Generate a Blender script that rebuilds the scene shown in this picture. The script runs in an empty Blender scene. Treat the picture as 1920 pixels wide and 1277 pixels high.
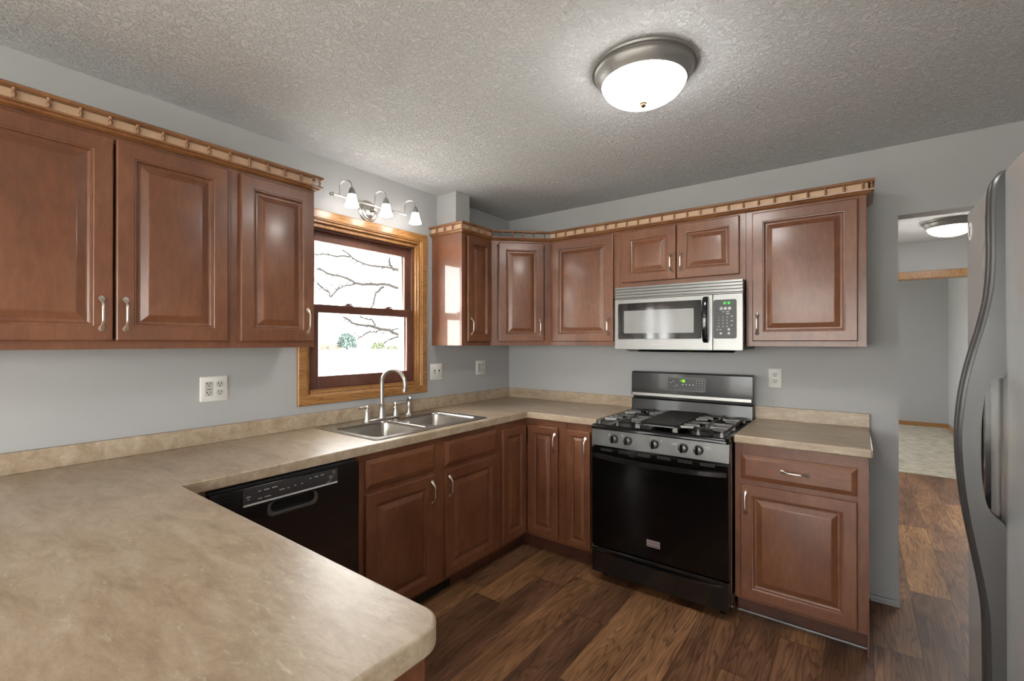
import bpy, bmesh, math, random
from mathutils import Vector, Matrix
random.seed(7)
S = bpy.context.scene
C = S.collection
PI = math.pi

# ---------------------------------------------------------------- camera, world, exposure
cd = bpy.data.cameras.new('camera'); cam = bpy.data.objects.new('camera', cd); C.objects.link(cam)
cd.sensor_width = 36; cd.sensor_fit = 'HORIZONTAL'; cd.lens = 868.86 / 1920 * 36
cd.clip_start = 0.02; cd.clip_end = 300
cam.location = (2.4354, -3.2244, 1.4135)
cam.rotation_euler = (PI / 2 + 0.0029, 0, 0.6403)
S.camera = cam
S.view_settings.view_transform = 'Standard'
S.view_settings.look = 'None'
S.view_settings.gamma = 1
S.view_settings.exposure = 1.6
S.view_settings.use_curve_mapping = False
SKY = 5.0
DOME = 15.0
W = bpy.data.worlds.new('World'); S.world = W; W.use_nodes = True
bg = W.node_tree.nodes['Background']
bg.inputs['Color'].default_value = (1.0, 0.985, 0.96, 1)
bg.inputs['Strength'].default_value = SKY

Y0 = -7.1
def portal(loc, rot, sx, sy):
    l = bpy.data.lights.new('sky_portal', 'AREA'); l.shape = 'RECTANGLE'; l.size = sx; l.size_y = sy
    l.cycles.is_portal = True
    o = bpy.data.objects.new('sky_portal', l); o.location = loc; o.rotation_euler = rot; C.objects.link(o)
portal((-0.19, -1.44, 1.6), (0, -PI / 2, 0), 1.0, 0.85)
portal((-0.19, -4.75, 1.05), (0, -PI / 2, 0), 2.1, 1.7)
portal((1.75, Y0 - 0.15, 1.25), (-PI / 2, 0, 0), 3.2, 2.1)
portal((3.7, -5.3, 1.3), (0, PI / 2, 0), 1.9, 2.6)
portal((0.25, 5.3, 1.4), (0, -PI / 2, 0), 1.5, 2.0)

# ---------------------------------------------------------------- materials
def lin(c):
    r = []
    for v in c[:3]:
        v /= 255.0
        r.append(v / 12.92 if v <= 0.04045 else ((v + 0.055) / 1.055) ** 2.4)
    return (*r, 1)

class NT:
    def __init__(s, name):
        s.m = bpy.data.materials.new(name); s.m.use_nodes = True
        s.t = s.m.node_tree; s.b = s.t.nodes['Principled BSDF']; s.out = s.t.nodes['Material Output']
    def n(s, typ, **kw):
        nd = s.t.nodes.new(typ)
        for k, v in kw.items():
            if k.startswith('i_'): nd.inputs[int(k[2:]) if k[2:].isdigit() else k[2:].replace('_', ' ')].default_value = v
            else: setattr(nd, k, v)
        return nd
    def l(s, a, b): s.t.links.new(a, b)
    def coord(s, scale=(1, 1, 1), kind='Object', rot=(0, 0, 0)):
        tc = s.n('ShaderNodeTexCoord'); mp = s.n('ShaderNodeMapping')
        mp.inputs['Scale'].default_value = scale; mp.inputs['Rotation'].default_value = rot
        s.l(tc.outputs[kind], mp.inputs['Vector']); return mp.outputs[0]
    def noise(s, vec, scale, detail=4, rough=0.55, dist=0.0):
        nd = s.n('ShaderNodeTexNoise'); nd.inputs['Scale'].default_value = scale; nd.inputs['Detail'].default_value = detail
        nd.inputs['Roughness'].default_value = rough; nd.inputs['Distortion'].default_value = dist
        s.l(vec, nd.inputs['Vector']); return nd.outputs['Fac']
    def ramp(s, fac, stops):
        r = s.n('ShaderNodeValToRGB'); e = r.color_ramp.elements
        while len(e) < len(stops): e.new(0.5)
        for el, (p, c) in zip(e, stops): el.position = p; el.color = lin(c) if len(c) == 3 else c
        s.l(fac, r.inputs[0]); return r.outputs[0]
    def mix(s, a, b, fac, mode='MIX'):
        m = s.n('ShaderNodeMix'); m.data_type = 'RGBA'; m.blend_type = mode
        for idx, v in ((0, fac), (6, a), (7, b)):
            if isinstance(v, (float, int)): m.inputs[idx].default_value = v
            elif isinstance(v, tuple): m.inputs[idx].default_value = v
            else: s.l(v, m.inputs[idx])
        return m.outputs[2]
    def math(s, op, a, b=None):
        m = s.n('ShaderNodeMath'); m.operation = op
        for i, v in enumerate((a, b)):
            if v is None: continue
            if isinstance(v, (float, int)): m.inputs[i].default_value = v
            else: s.l(v, m.inputs[i])
        return m.outputs[0]
    def bump(s, h, strength, dist):
        b = s.n('ShaderNodeBump'); b.inputs['Strength'].default_value = strength; b.inputs['Distance'].default_value = dist
        s.l(h, b.inputs['Height']); s.l(b.outputs[0], s.b.inputs['Normal'])
    def set(s, **kw):
        for k, v in kw.items(): s.b.inputs[k.replace('_', ' ')].default_value = v
        return s.m

def plain(name, col, rough=0.5, metal=0.0, coat=0.0, var=0.06, vs=6.0, bump=0.0, bs=300.0, bd=0.001, spec=0.5):
    t = NT(name); v = t.coord()
    f = t.noise(v, vs, 3)
    c = lin(col); a = tuple(x * (1 - var) for x in c[:3]) + (1,); b = tuple(min(1, x * (1 + var)) for x in c[:3]) + (1,)
    t.l(t.ramp(f, [(0.3, a), (0.7, b)]), t.b.inputs['Base Color'])
    t.set(Roughness=rough, Metallic=metal, Coat_Weight=coat, Coat_Roughness=0.08, Specular_IOR_Level=spec)
    if bump: t.bump(t.noise(v, bs, 2), bump, bd)
    return t.m

def cabinet_wood(name, horiz=False, ca=(93, 54, 35), cb=(117, 72, 47), cc=(135, 90, 62), rough=0.42, coat=0.4):
    t = NT(name)
    sc = (2.2, 9, 9) if horiz else (9, 9, 2.2)
    v = t.coord(sc)
    base = t.ramp(t.noise(t.coord((1.3, 1.3, 1.0)), 2.6, 4, 0.6), [(0.25, ca), (0.52, cb), (0.8, cc)])
    g = t.noise(v, 7.0, 6, 0.6, 0.3)
    gr = t.ramp(g, [(0.3, (214, 206, 200)), (0.7, (255, 255, 255))])
    t.l(t.mix(base, gr, 0.8, 'MULTIPLY'), t.b.inputs['Base Color'])
    t.set(Roughness=rough, Coat_Weight=coat, Coat_Roughness=0.2)
    t.bump(g, 0.04, 0.001)
    return t.m

def veneer(name):
    m = cabinet_wood(name, False); b = m.node_tree.nodes['Principled BSDF']; b.inputs['Coat Weight'].default_value = 1.0; b.inputs['Coat Roughness'].default_value = 0.05; return m

def oak(name, horiz=False, dark=(128, 86, 44), light=(168, 122, 70)):
    t = NT(name)
    v = t.coord((8, 1.0, 8) if horiz else (8, 8, 1.0))
    f1 = t.noise(v, 2.2, 3, 0.5, 0.4)
    saw = t.math('FRACT', t.math('MULTIPLY', f1, 9.0))
    c = t.ramp(saw, [(0.0, dark), (0.25, light), (0.8, tuple(x - 8 for x in light)), (1.0, tuple((x + y) // 2 for x, y in zip(dark, light)))])
    f = t.noise(t.coord((60, 4, 60) if horiz else (60, 60, 4)), 3, 4)
    t.l(t.mix(c, t.ramp(f, [(0.35, (196, 188, 180)), (0.6, (255, 255, 255))]), 0.6, 'MULTIPLY'), t.b.inputs['Base Color'])
    t.set(Roughness=0.4, Coat_Weight=0.3, Coat_Roughness=0.2)
    return t.m

def laminate(name):
    t = NT(name)
    v = t.coord((1.0, 2.8, 2.8), rot=(0, 0, -0.62))
    big = t.noise(v, 5.5, 10, 0.74, 0.4)
    c = t.ramp(big, [(0.30, (134, 115, 95)), (0.44, (157, 138, 115)), (0.56, (171, 154, 132)), (0.72, (187, 174, 156))])
    fl = t.noise(t.coord((1.0, 3.0, 3.0), rot=(0, 0, -0.62)), 22.0, 8, 0.72, 0.9)
    c = t.mix(c, lin((204, 194, 178)), t.ramp(fl, [(0.58, (0, 0, 0)), (0.68, (200, 200, 200))]))
    dk = t.noise(t.coord((1.0, 3.0, 3.0), rot=(0, 0, -0.62)), 9.0, 10, 0.75, 1.8)
    c = t.mix(c, lin((122, 98, 76)), t.ramp(dk, [(0.56, (0, 0, 0)), (0.70, (190, 190, 190))]))
    vein = t.n('ShaderNodeTexVoronoi'); vein.feature = 'DISTANCE_TO_EDGE'; vein.inputs['Scale'].default_value = 5.0
    vd = t.n('ShaderNodeVectorMath'); vd.operation = 'ADD'
    nz = t.n('ShaderNodeTexNoise'); nz.inputs['Scale'].default_value = 7; nz.inputs['Detail'].default_value = 6
    t.l(v, nz.inputs['Vector']); sc = t.n('ShaderNodeVectorMath'); sc.operation = 'SCALE'; sc.inputs['Scale'].default_value = 0.5
    t.l(nz.outputs['Color'], sc.inputs[0]); t.l(v, vd.inputs[0]); t.l(sc.outputs[0], vd.inputs[1]); t.l(vd.outputs[0], vein.inputs['Vector'])
    t.l(t.mix(c, lin((126, 104, 82)), t.ramp(vein.outputs['Distance'], [(0.0, (120, 120, 120)), (0.012, (0, 0, 0))])), t.b.inputs['Base Color'])
    t.set(Roughness=0.36, Specular_IOR_Level=0.6)
    t.bump(t.noise(t.coord(), 180, 3), 0.08, 0.0006)
    return t.m

def plank_floor(name):
    t = NT(name)
    tc = t.n('ShaderNodeTexCoord'); sp = t.n('ShaderNodeSeparateXYZ'); t.l(tc.outputs['Object'], sp.inputs[0])
    u = t.math('DIVIDE', sp.outputs['X'], 0.178); row = t.math('FLOOR', u)
    wn = t.n('ShaderNodeTexWhiteNoise'); wn.noise_dimensions = '1D'; t.l(row, wn.inputs['W'])
    vv = t.math('ADD', t.math('DIVIDE', sp.outputs['Y'], 1.22), t.math('MULTIPLY', wn.outputs['Value'], 5.0)); col = t.math('FLOOR', vv)
    cm = t.n('ShaderNodeCombineXYZ'); t.l(row, cm.inputs[0]); t.l(col, cm.inputs[1])
    w2 = t.n('ShaderNodeTexWhiteNoise'); w2.noise_dimensions = '2D'; t.l(cm.outputs[0], w2.inputs['Vector'])
    tint = t.ramp(w2.outputs['Value'], [(0.0, (122, 88, 66)), (0.35, (142, 104, 78)), (0.7, (160, 118, 86)), (1.0, (188, 142, 98))])
    off = t.n('ShaderNodeVectorMath'); off.operation = 'SCALE'; off.inputs['Scale'].default_value = 23.0; t.l(w2.outputs['Color'], off.inputs[0])
    ad = t.n('ShaderNodeVectorMath'); ad.operation = 'ADD'; t.l(tc.outputs['Object'], ad.inputs[0]); t.l(off.outputs[0], ad.inputs[1])
    mp = t.n('ShaderNodeMapping'); mp.inputs['Scale'].default_value = (9, 0.9, 1); t.l(ad.outputs[0], mp.inputs['Vector'])
    wv = t.n('ShaderNodeTexNoise'); wv.inputs['Scale'].default_value = 1.1; wv.inputs['Detail'].default_value = 2; t.l(mp.outputs[0], wv.inputs['Vector'])
    # cathedral grain: contour lines of a stretched noise
    saw = t.math('FRACT', t.math('MULTIPLY', wv.outputs['Fac'], 16.0))
    lines = t.ramp(saw, [(0.0, (120, 108, 100)), (0.22, (255, 255, 255)), (0.75, (232, 228, 224)), (1.0, (150, 140, 132))])
    mp2 = t.n('ShaderNodeMapping'); mp2.inputs['Scale'].default_value = (70, 3, 1); t.l(ad.outputs[0], mp2.inputs['Vector'])
    fine = t.noise(mp2.outputs[0], 2.0, 6, 0.65)
    fr = t.ramp(fine, [(0.3, (150, 140, 132)), (0.62, (255, 255, 255))])
    c = t.mix(tint, lines, 0.62, 'MULTIPLY'); c = t.mix(c, fr, 0.7, 'MULTIPLY')
    mp3 = t.n('ShaderNodeMapping'); mp3.inputs['Scale'].default_value = (8, 1.6, 1); t.l(ad.outputs[0], mp3.inputs['Vector'])
    blot = t.noise(mp3.outputs[0], 1.0, 3)
    c = t.mix(c, t.ramp(blot, [(0.3, (150, 138, 132)), (0.62, (255, 255, 255))]), 0.8, 'MULTIPLY')
    fu = t.math('FRACT', u); fv = t.math('FRACT', vv)
    e1 = t.math('MINIMUM', fu, t.math('SUBTRACT', 1.0, fu)); e2 = t.math('MULTIPLY', t.math('MINIMUM', fv, t.math('SUBTRACT', 1.0, fv)), 6.8)
    ed = t.math('MINIMUM', e1, e2)
    c = t.mix(c, t.ramp(ed, [(0.0, (70, 60, 55)), (0.012, (255, 255, 255))]), 0.9, 'MULTIPLY')
    t.l(c, t.b.inputs['Base Color'])
    t.set(Roughness=0.42, Specular_IOR_Level=0.45)
    t.bump(fine, 0.12, 0.001)
    return t.m

def ceiling_mat(name):
    t = NT(name); v = t.coord()
    a = t.noise(v, 40, 6, 0.62, 1.4)
    h = t.ramp(a, [(0.42, (0, 0, 0)), (0.56, (255, 255, 255))])
    t.l(t.ramp(t.noise(v, 1.2, 2), [(0.3, (204, 205, 206)), (0.7, (212, 213, 214))]), t.b.inputs['Base Color'])
    t.set(Roughness=0.9, Specular_IOR_Level=0.2)
    t.bump(h, 0.75, 0.006)
    return t.m

def emit(name, col, st):
    t = NT(name); t.set(Base_Color=lin(col), Emission_Color=lin(col), Emission_Strength=st, Roughness=0.3); return t.m

def brushed(name, col, rough, axis=(1, 1, 60), amt=0.1, metal=1.0):
    t = NT(name); f = t.noise(t.coord(axis), 8, 3)
    c = lin(col)
    t.l(t.ramp(f, [(0.3, tuple(x * (1 - amt) for x in c[:3]) + (1,)), (0.7, tuple(min(1, x * (1 + amt)) for x in c[:3]) + (1,))]), t.b.inputs['Base Color'])
    t.set(Roughness=rough, Metallic=metal); return t.m

def window_glass(name):
    t = NT(name); t.t.nodes.remove(t.b)
    tr = t.n('ShaderNodeBsdfTransparent'); tr.inputs[0].default_value = (0.96, 0.97, 0.97, 1)
    gl = t.n('ShaderNodeBsdfGlossy'); gl.inputs['Roughness'].default_value = 0.02
    lw = t.n('ShaderNodeFresnel'); ge = t.n('ShaderNodeNewGeometry')
    t.l(t.math('SUBTRACT', 1.45, t.math('MULTIPLY', ge.outputs['Backfacing'], 1.45 - 1 / 1.45)), lw.inputs[0])
    mx = t.n('ShaderNodeMixShader'); t.l(lw.outputs[0], mx.inputs[0]); t.l(tr.outputs[0], mx.inputs[1]); t.l(gl.outputs[0], mx.inputs[2])
    t.l(mx.outputs[0], t.out.inputs['Surface']); return t.m

M = dict(
    wall=plain('wall_paint', (166, 166, 166), 0.6, var=0.02, vs=2, bump=0.05, bs=220, bd=0.0006, spec=0.3),
    ceil=ceiling_mat('ceiling_texture'),
    floor=plank_floor('plank_floor'),
    carpet=plain('carpet', (186, 178, 162), 0.95, var=0.25, vs=9, bump=0.8, bs=160, bd=0.008),
    wood=cabinet_wood('cabinet_maple'), veneer=veneer('side_veneer'), woodh=cabinet_wood('cabinet_maple_rail', True),
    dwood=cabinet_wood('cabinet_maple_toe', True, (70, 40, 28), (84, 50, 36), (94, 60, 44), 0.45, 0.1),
    rail=cabinet_wood('gallery_maple', True, (104, 66, 40), (138, 92, 56), (164, 116, 74)),
    rawwood=plain('raw_maple', (192, 160, 130), 0.6, var=0.05),
    oak=oak('oak_trim'), oakh=oak('oak_trim_horizontal', True),
    sash=cabinet_wood('sash_wood', False, (84, 50, 38), (104, 66, 52), (120, 78, 62), 0.4, 0.2),
    lam=laminate('stone_laminate'),
    steel=brushed('brushed_steel', (190, 188, 184), 0.28),
    sinkst=brushed('sink_steel', (172, 168, 162), 0.24, (1, 30, 1)),
    mwst=brushed('microwave_steel', (150, 150, 148), 0.36, (60, 1, 1), 0.04, 0.85),
    nickel=plain('brushed_nickel', (186, 182, 176), 0.33, 1.0, var=0.03),
    pull=plain('satin_pull', (226, 218, 208), 0.36, 1.0, var=0.04),
    pewter=plain('pewter_ring', (140, 138, 136), 0.4, 0.6, var=0.04),
    brass=plain('aged_brass', (140, 110, 70), 0.3, 1.0),
    black=plain('black_enamel', (12, 12, 13), 0.12, coat=0.6, var=0.1),
    ovenglass=plain('oven_black', (7, 6, 6), 0.16, coat=0.15, var=0.1, spec=0.3),
    blackglass=plain('black_glass', (6, 6, 7), 0.05, coat=0.8, var=0.1),
    bars=plain('grate_enamel', (104, 102, 100), 0.32, 0.5, var=0.15, vs=20),
    iron=plain('cast_iron', (52, 51, 51), 0.36, 0.4, var=0.2, vs=30, bump=0.15, bs=400),
    rpanel=plain('dark_steel_panel', (98, 98, 96), 0.36, 0.75, var=0.18, vs=9),
    rback=plain('smudged_black_panel', (34, 34, 34), 0.22, 0.5, coat=0.3, var=0.5, vs=5),
    dkplastic=plain('dark_plastic', (58, 58, 59), 0.4, var=0.08),
    dwpanel=plain('dishwasher_panel', (54, 53, 54), 0.38, var=0.08),
    fridge=brushed('fridge_steel', (176, 176, 175), 0.24, (1, 1, 1), 0.03, 0.45),
    fhandle=plain('fridge_handle_grey', (74, 74, 74), 0.34, 0.55, var=0.08),
    white=plain('white_plastic', (214, 213, 208), 0.4, var=0.02),
    offwhite=plain('outlet_face', (186, 185, 180), 0.45, var=0.03),
    hole=plain('slot_black', (18, 17, 16), 0.8),
    vinyl=plain('vinyl_track', (196, 198, 200), 0.4, var=0.02),
    print=plain('printed_marks', (205, 205, 205), 0.5),
    badge=plain('badge_plate', (176, 160, 162), 0.35, 0.7),
    screen=plain('mesh_screen', (128, 128, 127), 0.3, 0.2, coat=0.8, var=0.04),
    glass=window_glass('window_glass'),
    dome=emit('lit_dome_glass', (255, 252, 248), DOME),
    dome2=emit('lit_hall_dome_glass', (255, 252, 248), 12.0),
    shade=emit('lit_shade_glass', (255, 250, 244), 9.0),
    green=emit('green_digits', (20, 200, 45), 0.55), lime=emit('lime_digits', (130, 215, 20), 0.6),
    ground=plain('pale_ground', (225, 223, 214), 0.95, var=0.04),
    bark=plain('bark', (38, 34, 31), 0.9, var=0.3, vs=12),
    leafa=plain('shrub_leaf', (80, 90, 60), 0.8, var=0.3), leafb=plain('blue_shrub_leaf', (70, 84, 80), 0.8, var=0.3),
    leafc=plain('dry_shrub_leaf', (120, 106, 84), 0.8, var=0.3),
)

# ---------------------------------------------------------------- mesh helpers
class MB:
    def __init__(s): s.v = []; s.f = []
    def add(s, v, f):
        n = len(s.v); s.v += [tuple(p) for p in v]; s.f += [tuple(i + n for i in q) for q in f]; return s
    def box(s, a, b):
        x0, y0, z0 = (min(a[i], b[i]) for i in range(3)); x1, y1, z1 = (max(a[i], b[i]) for i in range(3))
        return s.add([(x0, y0, z0), (x1, y0, z0), (x1, y1, z0), (x0, y1, z0), (x0, y0, z1), (x1, y0, z1), (x1, y1, z1), (x0, y1, z1)],
                     [(0, 3, 2, 1), (4, 5, 6, 7), (0, 1, 5, 4), (1, 2, 6, 5), (2, 3, 7, 6), (3, 0, 4, 7)])
    def loops(s, loops, cap0=True, cap1=True, close=False):
        n = len(loops[0]); v = [p for l in loops for p in l]; f = []
        K = len(loops)
        for k in range(K if close else K - 1):
            a = k * n; b = ((k + 1) % K) * n
            for i in range(n): f.append((a + i, a + (i + 1) % n, b + (i + 1) % n, b + i))
        if cap0 and not close: f.append(tuple(range(n))[::-1])
        if cap1 and not close: f.append(tuple((K - 1) * n + i for i in range(n)))
        return s.add(v, f)
    def lathe(s, c, prof, n=32, axis='z', cap0=True, cap1=True):
        L = []
        for r, h in prof:
            r = max(r, 1e-5); row = []
            for i in range(n):
                a = 2 * PI * i / n; p = (r * math.cos(a), r * math.sin(a), h)
                if axis == 'y': p = (p[0], p[2], p[1])
                if axis == 'x': p = (p[2], p[0], p[1])
                row.append((c[0] + p[0], c[1] + p[1], c[2] + p[2]))
            L.append(row)
        return s.loops(L, cap0, cap1)
    def tube(s, pts, rad, n=10, cap=True):
        pts = [Vector(p) for p in pts]; K = len(pts)
        if not hasattr(rad, '__len__'): rad = [rad] * K
        L = []; prev = None
        for i, p in enumerate(pts):
            d = (pts[min(i + 1, K - 1)] - pts[max(i - 1, 0)]).normalized()
            if prev is None:
                prev = d.orthogonal().normalized()
            u = (prev - d * prev.dot(d)).normalized(); w = d.cross(u); prev = u
            L.append([tuple(p + (u * math.cos(2 * PI * k / n) + w * math.sin(2 * PI * k / n)) * rad[i]) for k in range(n)])
        return s.loops(L, cap, cap)
    def prism(s, poly, h0, h1, axis='y'):
        def P(a, b, h):
            return {'y': (a, h, b), 'x': (h, a, b), 'z': (a, b, h)}[axis]
        return s.loops([[P(a, b, h0) for a, b in poly], [P(a, b, h1) for a, b in poly]])

def link(name, me, mats, parent):
    o = bpy.data.objects.new(name, me); C.objects.link(o)
    for m in (mats if isinstance(mats, (list, tuple)) else [mats]): me.materials.append(m)
    if parent: o.parent = parent
    return o

OFF = {}
def top_of(o):
    while o.parent: o = o.parent
    return o

def part(name, mb, mat, parent=None, bev=0.0, seg=2, smooth=True, ang=35, off=None):
    if parent is not None and off is None: off = OFF.get(top_of(parent).name, Vector())
    off = off or Vector()
    me = bpy.data.meshes.new(name)
    me.from_pydata([tuple(Vector(p) - off) for p in mb.v], [], mb.f)
    bm = bmesh.new(); bm.from_mesh(me)
    bmesh.ops.remove_doubles(bm, verts=bm.verts, dist=1e-6)
    bmesh.ops.recalc_face_normals(bm, faces=bm.faces)
    bm.to_mesh(me); bm.free()
    if smooth:
        for p in me.polygons: p.use_smooth = True
        me.set_sharp_from_angle(angle=math.radians(ang))
    o = link(name, me, mat, parent)
    if bev:
        b = o.modifiers.new('bevel', 'BEVEL'); b.width = bev; b.segments = seg; b.limit_method = 'ANGLE'; b.angle_limit = math.radians(40)
        b.harden_normals = True
    return o

def thing(name, label, cat, loc=(0, 0, 0), rz=0.0, group=None, world=True):
    o = bpy.data.objects.new(name, None); C.objects.link(o); o.empty_display_size = 0.1
    o.location = loc; o.rotation_euler = (0, 0, rz)
    o['label'] = label; o['category'] = cat
    if group: o['group'] = group
    OFF[o.name] = Vector(loc) if world else Vector((0, 0, loc[2]))
    return o

def tag(o, label, cat, group=None):
    o['label'] = label; o['category'] = cat
    if group: o['group'] = group
    return o

def struct(name, mb, mat, **kw):
    o = part(name, mb, mat, None, **kw); o['kind'] = 'structure'; return o

def grid(mb, us, vs, filled, w0, w1, axes='xyz'):
    """slab made of grid cells; axes gives which world axes u, v, w are"""
    nu, nv = len(us) - 1, len(vs) - 1
    idx = {c: i for i, c in enumerate(axes)}
    def P(u, v, w):
        t = (u, v, w); return (t[idx['x']], t[idx['y']], t[idx['z']])
    F = lambda i, j: 0 <= i < nu and 0 <= j < nv and filled((us[i] + us[i + 1]) / 2, (vs[j] + vs[j + 1]) / 2)
    for i in range(nu):
        for j in range(nv):
            if not F(i, j): continue
            a, b, c, d = us[i], us[i + 1], vs[j], vs[j + 1]
            mb.add([P(a, c, w1), P(b, c, w1), P(b, d, w1), P(a, d, w1)], [(0, 1, 2, 3)])
            mb.add([P(a, c, w0), P(b, c, w0), P(b, d, w0), P(a, d, w0)], [(3, 2, 1, 0)])
            for (di, dj, p, q) in ((-1, 0, (a, c), (a, d)), (1, 0, (b, c), (b, d)), (0, -1, (a, c), (b, c)), (0, 1, (a, d), (b, d))):
                if not F(i + di, j + dj):
                    mb.add([P(*p, w0), P(*q, w0), P(*q, w1), P(*p, w1)], [(0, 1, 2, 3)])
    return mb

def sweep(mb, path, prof, closed=False):
    """sweep (out, z) profile along a plan path; out is to the right of travel"""
    n = len(path); L = []
    for i in range(n):
        p = Vector(path[i])
        def nrm(a, b):
            d = (Vector(b) - Vector(a)).normalized(); return Vector((d.y, -d.x))
        if closed: n1, n2 = nrm(path[i - 1], path[i]), nrm(path[i], path[(i + 1) % n])
        else:
            n1 = nrm(path[i - 1], path[i]) if i else nrm(path[0], path[1])
            n2 = nrm(path[i], path[i + 1]) if i < n - 1 else n1
        m = n1 + n2; m = m / m.dot(n1)
        L.append([(p.x + m.x * o, p.y + m.y * o, z) for o, z in prof])
    mb.loops(L, not closed, not closed, closed); return mb

def rect_loop(x0, x1, z0, z1, y, i=0.0):
    return [(x0 + i, y, z0 + i), (x1 - i, y, z0 + i), (x1 - i, y, z1 - i), (x0 + i, y, z1 - i)]

def rrect(x0, x1, y0, y1, r, n=6):
    """rounded rectangle outline in 2D"""
    P = []
    for cx, cy, a0 in ((x1 - r, y1 - r, 0), (x0 + r, y1 - r, 90), (x0 + r, y0 + r, 180), (x1 - r, y0 + r, 270)):
        for k in range(n + 1):
            a = math.radians(a0 + 90 * k / n); P.append((cx + r * math.cos(a), cy + r * math.sin(a)))
    return P

SEG = {'0': 'abcdef', '1': 'bc', '2': 'abged', '3': 'abgcd', '4': 'fgbc', '5': 'afgcd', '6': 'afgcde', '7': 'abc', '8': 'abcdefg', '9': 'abcdfg'}
def digits(mb, text, x, y, z, h, w=None, t=None, dep=0.0008):
    """seven segment digits in the local xz plane facing -y, starting at x, bottom z"""
    w = w or h * 0.5; t = t or h * 0.13
    for ch in text:
        if ch == ':':
            mb.box((x + w * .1, y, z + h * .25), (x + w * .1 + t, y - dep, z + h * .25 + t)); mb.box((x + w * .1, y, z + h * .65), (x + w * .1 + t, y - dep, z + h * .65 + t)); x += w * .5; continue
        for s in SEG.get(ch, ''):
            B = {'a': (0, h - t, w, h), 'd': (0, 0, w, t), 'g': (0, h / 2 - t / 2, w, h / 2 + t / 2), 'f': (0, h / 2, t, h), 'b': (w - t, h / 2, w, h), 'e': (0, 0, t, h / 2), 'c': (w - t, 0, w, h / 2)}[s]
            mb.box((x + B[0], y, z + B[1]), (x + B[2], y - dep, z + B[3]))
        x += w * 1.4
    return mb

# ---------------------------------------------------------------- the setting
H = 2.468
Y0 = -7.1
struct('floor', MB().box((-0.2, Y0, -0.05), (4.7, 3.33, 0)), M['floor'])
struct('floor_carpet', MB().box((0.4, 3.33, -0.05), (4.7, 7.3, 0.008)), M['carpet'])
struct('ceiling', MB().box((-0.2, Y0, H), (4.7, 7.3, H + 0.1)), M['ceil'])
WY0, WY1, WZ0, WZ1 = -1.85, -1.03, 1.12, 2.10
PY0, PY1, PZ1 = -5.6, -3.9, 2.05
struct('wall_window', grid(MB(), [Y0, PY0, PY1, WY0, WY1, 0.12], [0, 1e-4 + WZ0, PZ1, WZ1, H],
       lambda y, z: not (WY0 < y < WY1 and WZ0 < z < WZ1) and not (PY0 < y < PY1 and z < PZ1), -0.2, 0.0, 'yzx'), M['wall'])
struct('wall_back', grid(MB(), [0.0, 2.612, 3.45, 4.7], [0, 2.091, H], lambda x, z: not (2.612 < x < 3.45 and z < 2.09), 0.0, 0.12, 'xzy'), M['wall'])
struct('wall_right', grid(MB(), [Y0, -6.5, -4.1, 0], [0, 0.5, 2.15, H], lambda y, z: not (-6.5 < y < -4.1 and 0.5 < z < 2.15), 3.55, 3.67, 'yzx'), M['wall'])
struct('wall_rear', grid(MB(), [0, 0.3, 3.2, 3.55], [0, 0.3, 2.15, H], lambda x, z: not (0.3 < x < 3.2 and 0.3 < z < 2.15), Y0 - 0.12, Y0, 'xzy'), M['wall'])
struct('wall_hall_left', grid(MB(), [0.12, 1.0, 2.6, 4.4, 6.2, 7.3], [0, 0.7, 2.1, H], lambda y, z: not ((4.4 < y < 6.2 or 1.0 < y < 2.6) and 0.7 < z < 2.1), 0.30, 0.42, 'yzx'), M['wall'])
struct('wall_hall_right', MB().box((4.6, 0.12, 0), (4.7, 3.3, H)), M['wall'])
struct('wall_hall_header', grid(MB(), [0.42, 0.9, 4.3, 4.6], [0, 2.09, H], lambda x, z: z > 2.09 or x < 0.9 or x > 4.3, 3.30, 3.42, 'xzy'), M['wall'])
struct('trim_1', MB().box((0.85, 3.275, 2.082), (4.35, 3.43, 2.160)), M['oak'], bev=0.004)
struct('wall_alcove_back', MB().box((0.42, 7.08, 0), (3.75, 7.2, H)), M['wall'])
struct('wall_alcove_right', MB().box((3.625, 3.42, 0), (3.75, 7.08, H)), M['wall'])
struct('baseboard_alcove_back', MB().box((0.42, 7.065, 0.008), (3.61, 7.08, 0.075)), M['oakh'], bev=0.003)
struct('baseboard_alcove_right', MB().box((3.61, 3.42, 0.008), (3.625, 7.065, 0.075)), M['oakh'], bev=0.003)
struct('baseboard_back', MB().box((2.49, -0.012, 0.0), (2.615, 0.0, 0.03)).box((2.49, -0.022, 0.0), (2.615, -0.012, 0.014)), M['wall'], bev=0.003)
struct('wall_chase', MB().box((0.0, -0.862, 2.16), (0.186, -0.72, H)), M['wall'])

# window
def picture_frame(mb, y0, y1, z0, z1, w, xa, xb):
    """ring outside the opening in the yz plane"""
    def R(i, x): return [(x, y0 - i, z0 - i), (x, y1 + i, z0 - i), (x, y1 + i, z1 + i), (x, y0 - i, z1 + i)]
    return mb.loops([R(w, xa), R(w, xb - 0.004), R(w - 0.004, xb), R(0.012, xb), R(0.010, xb - 0.005), R(0.004, xb - 0.006), R(0.0, xb - 0.012), R(0.0, xa)], False, False, True)
wn = bpy.data.objects.new('window_1', None); C.objects.link(wn); wn.location = (0, (WY0 + WY1) / 2, WZ0); wn['kind'] = 'structure'; OFF['window_1'] = Vector(wn.location)
def ring(mb, y0, y1, z0, z1, wy, wz0, wz1, xa, xb):
    mb.box((xa, y0, z0), (xb, y0 + wy, z1)); mb.box((xa, y1 - wy, z0), (xb, y1, z1))
    mb.box((xa, y0 + wy, z0), (xb, y1 - wy, z0 + wz0)); mb.box((xa, y0 + wy, z1 - wz1), (xb, y1 - wy, z1)); return mb
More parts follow.
